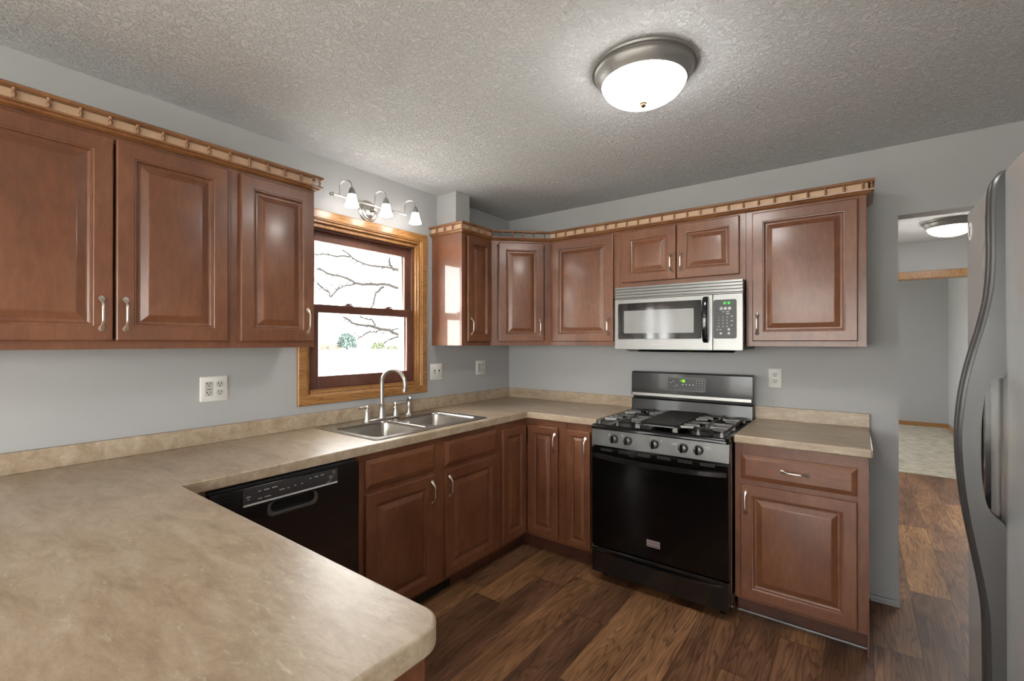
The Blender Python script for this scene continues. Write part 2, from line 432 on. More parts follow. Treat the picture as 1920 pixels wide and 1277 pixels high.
part('window_casing', picture_frame(MB(), WY0, WY1, WZ0, WZ1, 0.058, 0.0005, 0.018), M['oakh'], wn)
jb = MB(); ring(jb, WY0, WY1, WZ0, WZ1, 0.012, 0.012, 0.012, -0.035, 0.005); ring(jb, WY0 + .012, WY1 - .012, WZ0 + .012, WZ1 - .012, 0.010, 0.010, 0.022, -0.035, -0.012)
part('window_jamb', jb, M['oak'], wn, bev=0.002)
fr = MB(); ring(fr, WY0, WY1, WZ0, WZ1, 0.035, 0.03, 0.045, -0.10, -0.035)
part('window_frame', fr, M['sash'], wn, bev=0.003)
lo = MB(); ring(lo, -1.817, -1.055, 1.148, 1.628, 0.056, 0.068, 0.046, -0.060, -0.034)
ls = part('lower_sash', lo, M['sash'], wn, bev=0.004)
part('pane', MB().box((-0.050, -1.765, 1.21), (-0.046, -1.105, 1.585)), M['glass'], ls)
up = MB(); ring(up, -1.817, -1.055, 1.585, 2.058, 0.050, 0.040, 0.060, -0.095, -0.066)
us_ = part('upper_sash', up, M['sash'], wn, bev=0.004)
part('pane', MB().box((-0.083, -1.77, 1.62), (-0.079, -1.10, 2.0)), M['glass'], us_)
for yy in (-1.56, -1.26):
    k = MB().box((-0.064, yy - .028, 1.628), (-0.036, yy + .028, 1.636)); k.lathe((-0.05, yy, 1.636), [(.013, 0), (.013, .008), (.006, .011)], 16); k.box((-0.056, yy - .005, 1.638), (-0.044, yy + .03, 1.646))
    part('sash_lock', k, M['sash'], ls, bev=0.002)
ex = MB(); ring(ex, WY0 + 0.015, WY1 - 0.015, WZ0, WZ1, 0.035, 0.03, 0.03, -0.16, -0.10); ring(ex, WY0, WY1, WZ0 - .0, WZ1, 0.02, 0.015, 0.015, -0.199, -0.16)
part('exterior_track', ex, M['vinyl'], wn, bev=0.002)

# patio door in the dining end behind the camera; plain windows added unseen for daylight
pd = bpy.data.objects.new('door_1', None); C.objects.link(pd); pd.location = (0, (PY0 + PY1) / 2, 0); pd['kind'] = 'structure'; OFF['door_1'] = Vector(pd.location)
pf = MB(); ring(pf, PY0, PY1, 0.0, PZ1, 0.05, 0.04, 0.05, -0.14, 0.01); part('door_frame', pf, M['oak'], pd, bev=0.003)
for a, b, x in ((PY0 + .05, -4.70, -0.07), (-4.80, PY1 - .05, -0.11)):
    s_ = MB(); ring(s_, a, b, 0.04, PZ1 - .05, 0.075, 0.12, 0.08, x - .02, x + .02); d_ = part('door_panel', s_, M['vinyl'], pd, bev=0.003)
    part('pane', MB().box((x - .003, a + .07, 0.15), (x + .003, b - .07, PZ1 - .12)), M['glass'], d_)
def plain_window(name, axis, pos, u0, u1, z0, z1, mull):
    loc = (pos, (u0 + u1) / 2, z0) if axis == 'x' else ((u0 + u1) / 2, pos, z0)
    w = bpy.data.objects.new(name, None); C.objects.link(w); w.location = loc; w['kind'] = 'structure'; OFF[name] = Vector(loc)
    def bx(a, b, c, d, e, f):
        return ((a, c, e), (b, d, f)) if axis == 'x' else ((c, a, e), (d, b, f))
    m = MB(); k = 0.06
    for c, d, e, f in [(u0, u0 + k, z0, z1), (u1 - k, u1, z0, z1), (u0 + k, u1 - k, z0, z0 + k), (u0 + k, u1 - k, z1 - k, z1)] + [(q - .03, q + .03, z0 + k, z1 - k) for q in mull]:
        m.box(*bx(pos - .03, pos + .03, c, d, e, f))
    part('window_frame', m, M['oak'], w, bev=0.003)
    part('pane', MB().box(*bx(pos - .002, pos + .002, u0 + k, u1 - k, z0 + k, z1 - k)), M['glass'], w)
plain_window('added_window_2', 'y', Y0 - .06, 0.3, 3.2, 0.3, 2.15, (1.27, 2.23))  # unseen rear window, added to brighten the room with sky light
plain_window('added_window_3', 'x', 3.61, -6.5, -4.1, 0.5, 2.15, (-5.3,))  # second dining window, added out of view for more daylight
plain_window('added_window_4', 'x', 0.36, 4.4, 6.2, 0.7, 2.1, (5.3,))  # unseen window added to light the dark alcove
plain_window('added_window_5', 'x', 0.36, 1.0, 2.6, 0.7, 2.1, (1.8,))  # hall window added out of view, only for its daylight

# ---------------------------------------------------------------- cabinet builders (local frame: x width, y -depth front, z up)
FR = 0.291
def pull_mesh(c, vertical=True, L=0.125):
    mb = MB(); K = 22; rows = []
    for k in range(K + 1):
        s = k / K; a = abs(2 * s - 1)                  # 1 at ends, 0 mid
        e = 0.5 * (1 - math.cos(PI * min(1, (1 - a) / 0.62)))
        out = 0.003 + 0.024 * e
        fo = max(0.0, (a - 0.66) / 0.34)
        wd = 0.0038 + 0.0062 * math.sin(PI * min(1, fo * 0.92)) if fo > 0 else 0.0036 + 0.0004 * (1 - a)
        if k in (0, K): wd = 0.003
        th = 0.0030 if fo <= 0.2 else 0.0022
        t = (s - 0.5) * L; ring_ = []
        for q in range(10):
            g = 2 * PI * q / 10; du = wd * math.cos(g); dn = th * math.sin(g)
            p = (c[0] + du, c[1] - out - dn, c[2] + t) if vertical else (c[0] + t, c[1] - out - dn, c[2] + du)
            ring_.append(p)
        rows.append(ring_)
    mb.loops(rows)
    for s in (-1, 1):
        o = s * (L / 2 - 0.011); p = (c[0], c[1], c[2] + o) if vertical else (c[0] + o, c[1], c[2])
        mb.lathe(p, [(0.005, 0.0), (0.005, -0.006)], 12, 'y')
    return mb

def door(parent, x0, x1, z0, z1, yf, handle=None, name='door', wood=None):
    w = min(x1 - x0, z1 - z0); k = min(1.0, w / 0.27); t = 0.019; y = yf - t
    pr = [(0, yf), (0, y + .004), (.0015, y + .0015), (.005, y), (.052 * k, y), (.054 * k, y + .002), (.059 * k, y + .003), (.062 * k, y + .010), (.068 * k, y + .0125), (.073 * k, y + .0125), (.094 * k, y + .004), (.098 * k, y + .002), (.101 * k, y + .0015)]
    d = part(name, MB().loops([rect_loop(x0, x1, z0, z1, yy, i) for i, yy in pr]), wood or M['wood'], parent, ang=20)
    if handle: part('handle', pull_mesh((handle[0], y, handle[1])), M['pull'], d)
    return d

def drawer(parent, x0, x1, z0, z1, yf, handle=None, name='drawer'):
    t = 0.019; y = yf - t
    pr = [(0, yf), (0, y + .007), (.003, y + .0055), (.020, y + .0008), (.022, y)]
    d = part(name, MB().loops([rect_loop(x0, x1, z0, z1, yy, i) for i, yy in pr]), M['woodh'], parent, ang=20)
    if handle: part('handle', pull_mesh((handle[0], y, handle[1]), False), M['pull'], d)
    return d

def face(mb, w, z0, z1, yf, st, rails, mids=()):
    """face frame: stiles st=(left,right), rails = list of (z0,z1)"""
    mb.box((0, yf, z0), (st[0], yf + .019, z1)); mb.box((w - st[1], yf, z0), (w, yf + .019, z1))
    for a, b in rails: mb.box((st[0], yf, a), (w - st[1], yf + .019, b))
    for a, b in mids: mb.box((a, yf, rails[0][1]), (b, yf + .019, rails[-1][0]))
    return mb

UZ0, UZ1 = 1.388, 2.154
def upper(label, loc, rz, w, st, mids=(), z0=UZ0, name='upper_cabinet', group='wooden wall cabinets'):
    t = thing(name, label, 'cabinet', (loc[0], loc[1], z0), rz, group, world=False)
    part('body', MB().box((0, -0.002, z0), (w, -FR + .019, UZ1)), M['veneer'], t)
    part('face_frame', face(MB(), w, z0, UZ1, -FR, st, [(z0, z0 + .038), (UZ1 - .03, UZ1)], mids), M['wood'], t, bev=0.0008)
    return t
WR = PI / 2     # window-wall cabinets face +x; local x = world y
def Lx(y, base): return y - base
b0 = -3.285
t = upper('two-door wall cabinet at the far left, cut by the photo edge', (0, b0, 0), WR, 0.93, (.035, .035))
door(t, Lx(-3.255, b0), Lx(-2.7495, b0), 1.417, 2.14, -FR, (Lx(-2.782, b0), 1.513))
door(t, Lx(-2.7415, b0), Lx(-2.372, b0), 1.417, 2.14, -FR, (Lx(-2.715, b0), 1.513))
b0 = -2.355
t = upper('single-door wall cabinet directly left of the window', (0, b0, 0), WR, 0.377, (.035, .03))
door(t, Lx(-2.323, b0), Lx(-1.988, b0), 1.417, 2.14, -FR, (Lx(-2.022, b0), 1.513))
b0 = -0.915
t = upper('narrow wall cabinet right of the window, its glossy side mirroring the daylight', (0, b0, 0), WR, 0.309, (.04, .02))
door(t, Lx(-0.868, b0), Lx(-0.618, b0), 1.417, 2.14, -FR, (Lx(-0.842, b0), 1.52))
# diagonal corner cabinet
dg = thing('upper_cabinet', 'diagonal corner wall cabinet between the narrow cabinet and the back wall', 'cabinet', (FR, -0.606, UZ0), PI / 4, 'wooden wall cabinets', world=False)
DW = math.hypot(0.606 - FR, 0.606 - FR)
R_ = Matrix.Rotation(-PI / 4, 3, 'Z')
def loc2(x, y):
    v = R_ @ Vector((x - FR, y + 0.606, 0)); return (v.x, v.y)
poly = [loc2(*p) for p in ((0.003, -0.604), (FR - .002, -0.604), (0.604, -FR + .002), (0.604, -0.003), (0.003, -0.003))]
ins = 0.019
poly2 = [(p[0], p[1] + (ins if i in (1, 2) else 0)) for i, p in enumerate(poly)]
part('body', MB().loops([[(x, y, UZ0) for x, y in poly2], [(x, y, UZ1) for x, y in poly2]]), M['wood'], dg)
part('face_frame', face(MB(), DW, UZ0, UZ1, 0.0, (.045, .045), [(UZ0, UZ0 + .038), (UZ1 - .03, UZ1)]), M['wood'], dg)
door(dg, 0.058, DW - 0.052, 1.417, 2.14, 0.0, (DW - 0.083, 1.52))
BX = 0.607
t = upper('tall single-door wall cabinet between the corner and the microwave', (BX, 0, 0), 0, 0.547, (.03, .04))
door(t, 0.022, 0.506, 1.417, 2.143, -FR, (0.474, 1.52))
t = upper('short two-door wall cabinet above the microwave', (1.155, 0, 0), 0, 0.769, (.03, .035), z0=1.768)
door(t, 0.020, 0.376, 1.806, 2.143, -FR, (0.348, 1.909))
door(t, 0.382, 0.737, 1.806, 2.143, -FR, (0.410, 1.909))
t = upper('large single-door wall cabinet right of the microwave, over the short counter', (1.925, 0, 0), 0, 0.549, (.04, .04))
door(t, 0.034, 0.514, 1.417, 2.14, -FR, (0.060, 1.513))

# gallery rails on top of the wall cabinets
CRN = [(-0.02, 2.1545), (0.004, 2.1545), (0.008, 2.158), (0.016, 2.161), (0.021, 2.167), (0.030, 2.170), (0.031, 2.176), (0.012, 2.177), (-0.02, 2.176)]
TOPR = [(0.008, 2.212), (0.030, 2.212), (0.034, 2.216), (0.034, 2.221), (0.028, 2.226), (0.010, 2.226), (0.006, 2.219)]
SPN = [(.0070, 2.1765), (.0072, 2.180), (.0036, 2.183), (.0045, 2.187), (.0068, 2.192), (.0064, 2.197), (.0034, 2.202), (.0042, 2.205), (.0070, 2.208), (.0070, 2.2125)]
def gallery(label, path, spots, backs):
    t = thing('gallery_rail', label, 'cabinet trim', (path[0][0], path[0][1], 2.1545), group='spindle gallery rails')
    part('crown_moulding', sweep(MB(), path, CRN), M['rail'], t, ang=25)
    part('top_rail', sweep(MB(), path, TOPR), M['rail'], t, ang=25)
    for b in backs: part('backing_strip', sweep(MB(), b, [(0.002, 2.176), (0.006, 2.176), (0.006, 2.214), (0.002, 2.214)]), M['rawwood'], t)
    me = None
    for x, y in spots:
        if me is None:
            o = part('spindle', MB().lathe((0, 0, 0), SPN, 12), M['rail'], t, off=Vector((0, 0, 2.1545)), ang=50); me = o.data
        else:
            o = bpy.data.objects.new('spindle', me); C.objects.link(o); o.parent = t
        o.location = (x - path[0][0], y - path[0][1], 0)
e = 0.020
lp = [(FR, -3.285), (FR, -1.978), (0.003, -1.978)]
gallery('long gallery rail with turned spindles on the wall cabinets left of the window', lp,
        [(FR + e, -2.993 + .0783 * k) for k in range(-3, 13)] + [(FR + e, -1.960)] + [(0.22, -1.958), (0.13, -1.958), (0.05, -1.958)],
        [[(FR, -3.285), (FR, -1.99)]])
rp = [(0.003, -0.915), (FR, -0.915), (FR, -0.606), (0.606, -FR), (2.474, -FR), (2.474, -0.003)]
dd = math.sqrt(.5)
sp = [(0.067 + .078 * k, -0.915 - e) for k in range(3)] + [(FR + e, -0.915 - e)] + [(FR + e, -0.846 + .079 * k) for k in range(4)]
for k in range(1, 6): sp.append((FR + e * dd + (0.315) * k / 5.6, -0.606 - e * dd + 0.315 * k / 5.6))
sp += [(0.666 + .0780 * k, -FR - e) for k in range(24)] + [(2.474 + e, -FR - e), (2.474 + e, -.22), (2.474 + e, -.14), (2.474 + e, -.06)]
gallery('gallery rail with turned spindles wrapping the corner and back wall cabinets', rp, sp,
        [[(0.003, -0.915), (FR, -0.915), (FR, -0.612)], [(0.612, -FR), (2.474, -FR), (2.474, -0.01)]])

# base cabinets
BF = 0.61; BZ0, BZ1 = 0.10, 0.895
def base(label, loc, rz, w, st, rails, mids=(), depth=BF, toe=True, name='base_cabinet'):
    t = thing(name, label, 'cabinet', (loc[0], loc[1], 0), rz, 'wooden base cabinets', world=False)
    part('body', MB().box((0.001, -0.003, BZ0), (w - .001, -depth + .019, 0.70)).box((0.001, -0.003, 0.70), (0.02, -depth + .019, BZ1)).box((w - .02, -0.003, 0.70), (w - .001, -depth + .019, BZ1)), M['wood'], t)
    part('face_frame', face(MB(), w, BZ0, BZ1, -depth, st, rails, mids), M['wood'], t, bev=0.0008)
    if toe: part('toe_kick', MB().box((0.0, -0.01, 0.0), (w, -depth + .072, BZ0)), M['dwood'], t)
    return t
b0 = -1.950
t = base('sink cabinet with two doors and two false drawer fronts under the double sink', (0, b0, 0), WR, 1.035, (.035, .045), [(BZ0, .135), (.69, .745), (.85, BZ1)], [(.462, .556)])
for a, b, hx in ((-1.916, -1.480, -1.508), (-1.404, -0.952, -1.378)):
    door(t, Lx(a, b0), Lx(b, b0), 0.120, 0.706, -BF, (Lx(hx, b0), 0.618))
    drawer(t, Lx(a, b0), Lx(b, b0), 0.732, 0.866, -BF, name='drawer_front')
# L-shaped corner cabinet: folding door of two leaves
cc_ = thing('corner_base_cabinet', 'corner base cabinet with a folding two-leaf door left of the stove', 'cabinet', (0, 0, 0), 0, 'wooden base cabinets')
lsh = [(0.004, -0.914), (BF - .019, -0.914), (BF - .019, -BF + .019), (0.93, -BF + .019), (0.93, -0.004), (0.004, -0.004)]
part('body', MB().loops([[(x, y, BZ0) for x, y in lsh], [(x, y, 0.70) for x, y in lsh]]), M['wood'], cc_)
ffm = MB()
for a, b in ((BZ0, .135), (.83, BZ1)):
    ffm.box((BF - .019, -0.914, a), (BF, -BF + .019, b)); ffm.box((BF, -BF, a), (0.872, -BF + .019, b))
ffm.box((BF - .019, -0.914, .135), (BF, -0.896, .83)); ffm.box((0.872, -BF, BZ0), (0.930, -BF + .019, BZ1))
part('face_frame', ffm, M['wood'], cc_)
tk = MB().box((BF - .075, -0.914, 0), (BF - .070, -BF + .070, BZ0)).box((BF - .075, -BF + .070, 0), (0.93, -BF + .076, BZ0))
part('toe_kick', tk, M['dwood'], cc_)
d2 = door(cc_, BF + .021, 0.868, 0.120, 0.852, -BF, (0.850, 0.756))
me_d = MB(); y_ = -BF - .019
def yzdoor(parent, y0, y1, z0, z1, xf):
    w = y1 - y0; k = min(1.0, w / 0.27); x = xf + .019
    pr = [(0, xf), (0, x - .004), (.0015, x - .0015), (.005, x), (.052 * k, x), (.054 * k, x - .002), (.059 * k, x - .003), (.062 * k, x - .010), (.068 * k, x - .0125), (.073 * k, x - .0125), (.094 * k, x - .004), (.098 * k, x - .002), (.101 * k, x - .0015)]
    L = [[(xx, y0 + i, z0 + i), (xx, y1 - i, z0 + i), (xx, y1 - i, z1 - i), (xx, y0 + i, z1 - i)] for i, xx in pr]
    return part('door', MB().loops(L), M['wood'], parent, ang=20)
yzdoor(cc_, -0.892, -BF - .022, 0.120, 0.852, BF)
t = base('narrow one-door base cabinet against the left side of the stove', (0.932, 0, 0), 0, 0.220, (.02, .045), [(BZ0, .13), (.83, BZ1)])
door(t, 0.002, 0.170, 0.118, 0.850, -BF, (0.143, 0.756))
t = base('one-door one-drawer base cabinet right of the stove', (1.927, 0, 0), 0, 0.543, (.035, .035), [(BZ0, .135), (.675, .73), (.825, BZ1)])
drawer(t, 0.030, 0.508, 0.716, 0.842, -BF, (0.268, 0.782))
door(t, 0.028, 0.508, 0.116, 0.690, -BF, (0.053, 0.598))
part('side_panel', MB().box((0.543, -0.003, 0.0), (0.549, -BF, BZ1)), M['wood'], t)
part('toe_moulding', MB().box((0.0, -BF + .072, 0.0), (0.549, -BF + .060, 0.012)), M['pewter'], t, bev=0.004)
# peninsula base, faces +y
t = base('peninsula base cabinet under the near end of the counter', (1.828, -3.285, 0), PI, 1.17, (.04, .04), [(BZ0, .13), (.69, .745), (.85, BZ1)], [(.56, .60)])
door(t, 0.03, 0.57, 0.12, 0.700, -BF, (0.53, 0.61)); door(t, 0.59, 1.13, 0.12, 0.700, -BF, (0.62, 0.61))
drawer(t, 0.03, 0.57, 0.73, 0.862, -BF, (0.30, .796)); drawer(t, 0.59, 1.13, 0.73, 0.862, -BF, (0.86, .796))
part('end_panel', MB().box((-0.012, 0.0, 0.0), (0.0, -BF, BZ1)), M['wood'], t, bev=0.001)
# corner filler panel between dishwasher and peninsula
tag(part('filler_panel', MB().box((0.02, -2.668, 0.10), (0.60, -2.562, 0.893)), M['wood']), 'plain wooden filler panel between the dishwasher and the peninsula', 'cabinet')

# countertops
CZ0, CZ1 = 0.897, 0.940
SX0, SX1, SY0, SY1 = 0.062, 0.572, -1.812, -1.022
PE = 1.872
ct = thing('countertop', 'beige stone-look counter running past the sink and out into the peninsula', 'countertop', (0, -1.8, CZ0))
def cfill(x, y):
    if SX0 < x < SX1 and SY0 < y < SY1: return False
    return x < 0.640 or (y > -0.640 and x < 1.152) or (y < -2.648 and x < PE)
bmc = MB(); grid(bmc, [0.002, SX0, SX1, 0.640, 1.152, PE], [-3.40, -2.648, SY0, SY1, -0.640, -0.002], cfill, CZ0, CZ1, 'xyz')
# round the free peninsula corners
def round_corner(mb, cx, cy, sx, sy, r):
    me = bpy.data.meshes.new('tmp'); me.from_pydata(mb.v, [], mb.f); bm = bmesh.new(); bm.from_mesh(me)
    bmesh.ops.remove_doubles(bm, verts=bm.verts, dist=1e-6)
    bmesh.ops.recalc_face_normals(bm, faces=bm.faces)
    ed = [e for e in bm.edges if all(abs(v.co.x - cx) < 1e-4 and abs(v.co.y - cy) < 1e-4 for v in e.verts)]
    bmesh.ops.bevel(bm, geom=ed, offset=r, segments=8, affect='EDGES', profile=0.5)
    out = MB(); bm.verts.ensure_lookup_table(); out.v = [tuple(v.co) for v in bm.verts]; out.f = [tuple(v.index for v in f.verts) for f in bm.faces]
    bm.free(); bpy.data.meshes.remove(me); return out
bmc = round_corner(bmc, PE, -2.648, 1, 1, 0.055); bmc = round_corner(bmc, PE, -3.40, 1, -1, 0.055)
part('counter_slab', bmc, M['lam'], ct, bev=0.006, seg=3)
part('backsplash', MB().box((0.002, -3.40, CZ1), (0.021, -0.002, 1.018)), M['lam'], ct, bev=0.003)
part('backsplash', MB().box((0.021, -0.021, CZ1), (1.150, -0.002, 1.018)), M['lam'], ct, bev=0.003)
ct = thing('countertop', 'short beige stone-look counter right of the stove', 'countertop', (2.2, -0.3, CZ0))
rc = grid(MB(), [1.926, 2.490], [-0.645, -0.002], lambda x, y: True, CZ0, CZ1, 'xyz')
part('counter_slab', rc, M['lam'], ct, bev=0.009, seg=3)
part('backsplash', MB().box((1.926, -0.021, CZ1), (2.490, -0.002, 1.018)), M['lam'], ct, bev=0.003)

# floor register in the toe kick
vr = thing('heating_register', 'black heating register in the toe kick under the sink cabinet', 'vent', (0.54, -1.46, 0.005))
vm = MB().box((0.539, -1.64, 0.006), (0.545, -1.285, 0.094))
part('grille', vm, M['hole'], vr)
vf = MB()
for k in range(18): vf.box((0.545, -1.632 + k * .0197, 0.016), (0.548, -1.625 + k * .0197, 0.084))
part('louvre', vf, M['black'], vr)

# ---------------------------------------------------------------- sink, faucet
sk = thing('double_sink', 'stainless steel double-bowl sink set in the counter under the window', 'sink', (0.32, -1.42, CZ1))
SO = (0.042, 0.594, -1.838, -0.998)
def fill_holes(outer, holes, z):
    bm = bmesh.new(); E = []
    for lp_ in [outer] + holes:
        vs = [bm.verts.new((x, y, z)) for x, y in lp_]
        for i in range(len(vs)): E.append(bm.edges.new((vs[i], vs[(i + 1) % len(vs)])))
    bmesh.ops.triangle_fill(bm, use_beauty=True, use_dissolve=False, edges=E)
    bm.verts.index_update(); o = ([tuple(v.co) for v in bm.verts], [tuple(v.index for v in f.verts) for f in bm.faces]); bm.free(); return o
bowls = [(0.165, 0.545, -1.795, -1.445), (0.165, 0.545, -1.390, -1.040)]
skm = MB()
so = rrect(SO[0], SO[1], SO[2], SO[3], 0.018, 4)
def L3(p, z): return [(x, y, z) for x, y in p]
skm.loops([L3(so, CZ1 + .0005), L3(rrect(SO[0] + .002, SO[1] - .002, SO[2] + .002, SO[3] - .002, 0.017, 4), CZ1 + .0045), L3(rrect(SO[0] + .009, SO[1] - .009, SO[2] + .009, SO[3] - .009, 0.012, 4), CZ1 + .003)], False, False)
inner = rrect(SO[0] + .009, SO[1] - .009, SO[2] + .009, SO[3] - .009, 0.012, 4)
hl = [rrect(*b, 0.045, 6) for b in bowls]
skm.add(*fill_holes(inner, hl, CZ1 + .003))
part('rim', skm, M['sinkst'], sk, ang=50)
for b in bowls:
    q = MB(); L = []
    for ins_, z, r in ((0, CZ1 + .003, .045), (.003, CZ1 - .001, .044), (.006, CZ1 - .012, .042), (.014, CZ1 - .14, .04), (.026, CZ1 - .165, .035), (.05, CZ1 - .172, .03)):
        L.append(L3(rrect(b[0] + ins_, b[1] - ins_, b[2] + ins_, b[3] - ins_, max(r, .02), 6), z))
    q.loops(L, False, True); bo = part('bowl', q, M['sinkst'], sk, ang=60)
    cx_, cy_ = (b[0] + b[1]) / 2, (b[2] + b[3]) / 2
    part('drain', MB().lathe((cx_, cy_, CZ1 - .172), [(.042, 0), (.044, .003), (.034, .003), (.030, -.004), (.004, -.004)], 24), M['nickel'], bo)
FZ = CZ1 + .0035
fc = thing('kitchen_faucet', 'brushed nickel gooseneck faucet with two lever handles behind the sink', 'faucet', (0.115, -1.435, FZ))
part('base_plate', MB().loops([L3(rrect(.088, .142, -1.565, -1.305, .026, 6), FZ), L3(rrect(.088, .142, -1.565, -1.305, .026, 6), FZ + .006), L3(rrect(.093, .137, -1.560, -1.310, .022, 6), FZ + .009)]), M['nickel'], fc)
sh = MB().lathe((.115, -1.435, FZ + .008), [(.026, 0), (.024, .012), (.017, .05), (.0145, .08), (.016, .083), (.013, .09)], 24)
pts = [(.115, -1.435, FZ + .09), (.115, -1.435, FZ + .16), (.115, -1.435, FZ + .215)]
R0 = 0.088
for k in range(1, 15):
    a = PI - k * (PI * 1.03) / 14; pts.append((.115 + R0 + R0 * math.cos(a), -1.435 + (R0 + R0 * math.cos(a)) * .18, FZ + .215 + R0 * math.sin(a)))
pts.append((pts[-1][0] - .004, pts[-1][1], pts[-1][2] - .025))
sh.tube(pts, [.0125] * 3 + [.0120] * 14 + [.0115], 16)
sh.lathe((pts[-1][0], pts[-1][1], pts[-1][2] - .012), [(.0135, 0), (.0145, .004), (.0135, .022)], 20)
part('spout', sh, M['nickel'], fc)
for yy, s in ((-1.540, -1), (-1.330, 1)):
    h_ = MB().lathe((.115, yy, FZ + .008), [(.022, 0), (.020, .01), (.015, .04), (.0155, .052), (.010, .058), (.010, .066), (.013, .070), (.011, .080), (.004, .086)], 20)
    h_.tube([(.115, yy, FZ + .082), (.122, yy + s * .03, FZ + .084), (.130, yy + s * .066, FZ + .084)], [.007, .0065, .0085], 12)
    part('lever_handle', h_, M['nickel'], fc)
sr = MB().lathe((.115, -1.222, FZ), [(.026, 0), (.024, .006), (.016, .012), (.015, .02), (.013, .03), (.017, .055), (.018, .075), (.014, .088)], 20)
sr.tube([(.115, -1.222, FZ + .085), (.118, -1.223, FZ + .100), (.130, -1.226, FZ + .106), (.146, -1.230, FZ + .100)], [.014, .015, .013, .011], 14)
tag(part('side_sprayer', sr, M['nickel'], off=Vector((0.115, -1.222, FZ))), 'nickel side sprayer standing right of the faucet', 'sprayer')['label']
bpy.data.objects['side_sprayer'].location = (0.115, -1.222, FZ)

# ---------------------------------------------------------------- dishwasher
dw = thing('dishwasher', 'black built-in dishwasher left of the sink cabinet', 'dishwasher', (0.3, -2.255, 0))
part('body', MB().box((0.03, -2.556, 0.02), (0.600, -1.956, 0.880)), M['dkplastic'], dw)
fx = 0.628
# door front with pocket: grid in (y,z)
pk = (-2.352, -2.170, 0.752, 0.800)
dm = grid(MB(), [-2.556, pk[0], pk[1], -1.956], [0.12, pk[2], pk[3], 0.872], lambda y, z: not (pk[0] < y < pk[1] and pk[2] < z < pk[3]), 0.600, fx, 'yzx')
part('door', dm, M['black'], dw, bev=0.002)
pl = rrect(pk[0] - .012, pk[1] + .012, pk[2] - .010, pk[3], .024, 6); pi_ = rrect(pk[0] + .001, pk[1] - .001, pk[2] + .003, pk[3] - .001, .022, 6)
hm = MB().loops([[(fx, y, z) for y, z in pi_], [(fx - .022, y, z) for y, z in pi_]], False, True)
hr = MB().loops([[(fx, y, z) for y, z in pl], [(fx + .005, y, z) for y, z in pl], [(fx + .007, y, z) for y, z in rrect(pk[0] - .006, pk[1] + .006, pk[2] - .004, pk[3], .023, 6)], [(fx + .004, y, z) for y, z in pi_], [(fx, y, z) for y, z in pi_]], False, False)
part('handle_rim', hr, M['rpanel'], dw, ang=50)
part('handle_pocket', hm, M['hole'], dw, ang=50)
cp = part('control_panel', MB().box((fx, -2.452, 0.806), (fx + .004, -2.066, 0.868)), M['dwpanel'], dw, bev=0.0015)
part('silver_strip', MB().box((fx + .004, -2.450, 0.806), (fx + .0055, -2.068, 0.8125)), M['print'], cp)
X = fx + .004
for y, z, w in ((-2.440, .838, .016), (-2.436, .829, .010), (-2.398, .851, .012), (-2.376, .851, .020), (-2.346, .852, .022), (-2.398, .823, .016), (-2.374, .824, .026), (-2.318, .836, .020), (-2.286, .836, .010), (-2.258, .838, .011), (-2.230, .839, .008), (-2.194, .851, .010), (-2.172, .852, .018), (-2.146, .853, .016), (-2.104, .840, .010), (-2.106, .834, .013)):
    mk = MB()
    for q in range(int(w / .004)): mk.box((X, y + q * .004, z), (X + .0006, y + q * .004 + .0031, z + .0034))
    part('printed_label', mk, M['print'], cp)
lg = MB().loops([[(X + .0003 + d, y, z) for y, z in ((-2.120, .812), (-2.108, .8125), (-2.102, .820), (-2.082, .842), (-2.088, .843), (-2.108, .822), (-2.118, .818))] for d in (0, .0006)])
lg.box((X, -2.092, .848), (X + .001, -2.078, .862))
part('sticker', lg, M['steel'], cp)
vt = MB()
for z in (.850, .838):
    vt.box((fx, -2.535, z), (fx + .001, -2.475, z + .006))
part('vent_slots', vt, M['hole'], dw)
part('toe_panel', MB().box((0.03, -2.556, 0.0), (0.555, -1.956, 0.115)), M['black'], dw)

# ---------------------------------------------------------------- gas range
RX0, RX1 = 1.158, 1.920
rg = thing('gas_range', 'black freestanding gas stove with five burners', 'stove', (1.539, -0.38, 0))
part('body', MB().box((RX0, -0.68, 0.045), (RX1, -0.03, 0.900)), M['black'], rg, bev=0.002)
ft = MB()
for x in (RX0 + .05, RX1 - .05):
    for y in (-.62, -.1): ft.lathe((x, y, 0), [(.018, 0), (.018, .01), (.01, .012), (.01, .045)], 14)
part('feet', ft, M['black'], rg)
# cooktop tray with raised lip
ckt = MB()
o_ = rrect(RX0 - .001, RX1 + .001, -0.722, -0.045, 0.02, 4)
def shr(d, r): return rrect(RX0 - .001 + d, RX1 + .001 - d, -0.722 + d, -0.045 - d, r, 4)
ckt.loops([L3(o_, .898), L3(o_, .914), L3(shr(.004, .018), .922), L3(shr(.012, .016), .926), L3(shr(.030, .014), .924), L3(shr(.042, .012), .912), L3(shr(.05, .01), .911)])
part('cooktop', ckt, M['ovenglass'], rg, ang=40)
bp_ = [(1.325, -0.555, .042), (1.325, -0.235, .036), (1.752, -0.555, .046), (1.752, -0.235, .034), (1.539, -0.40, .04)]
for x, y, r in bp_:
    bb = part('burner', MB().lathe((x, y, .911), [(r + .012, 0), (r + .010, .004), (r, .006), (r, .013), (r - .006, .015)], 28), M['dkplastic'], rg)
    part('burner_cap', MB().lathe((x, y, .926), [(r - .004, 0), (r - .002, .004), (r - .008, .008), (.002, .009)], 28), M['iron'], bb)
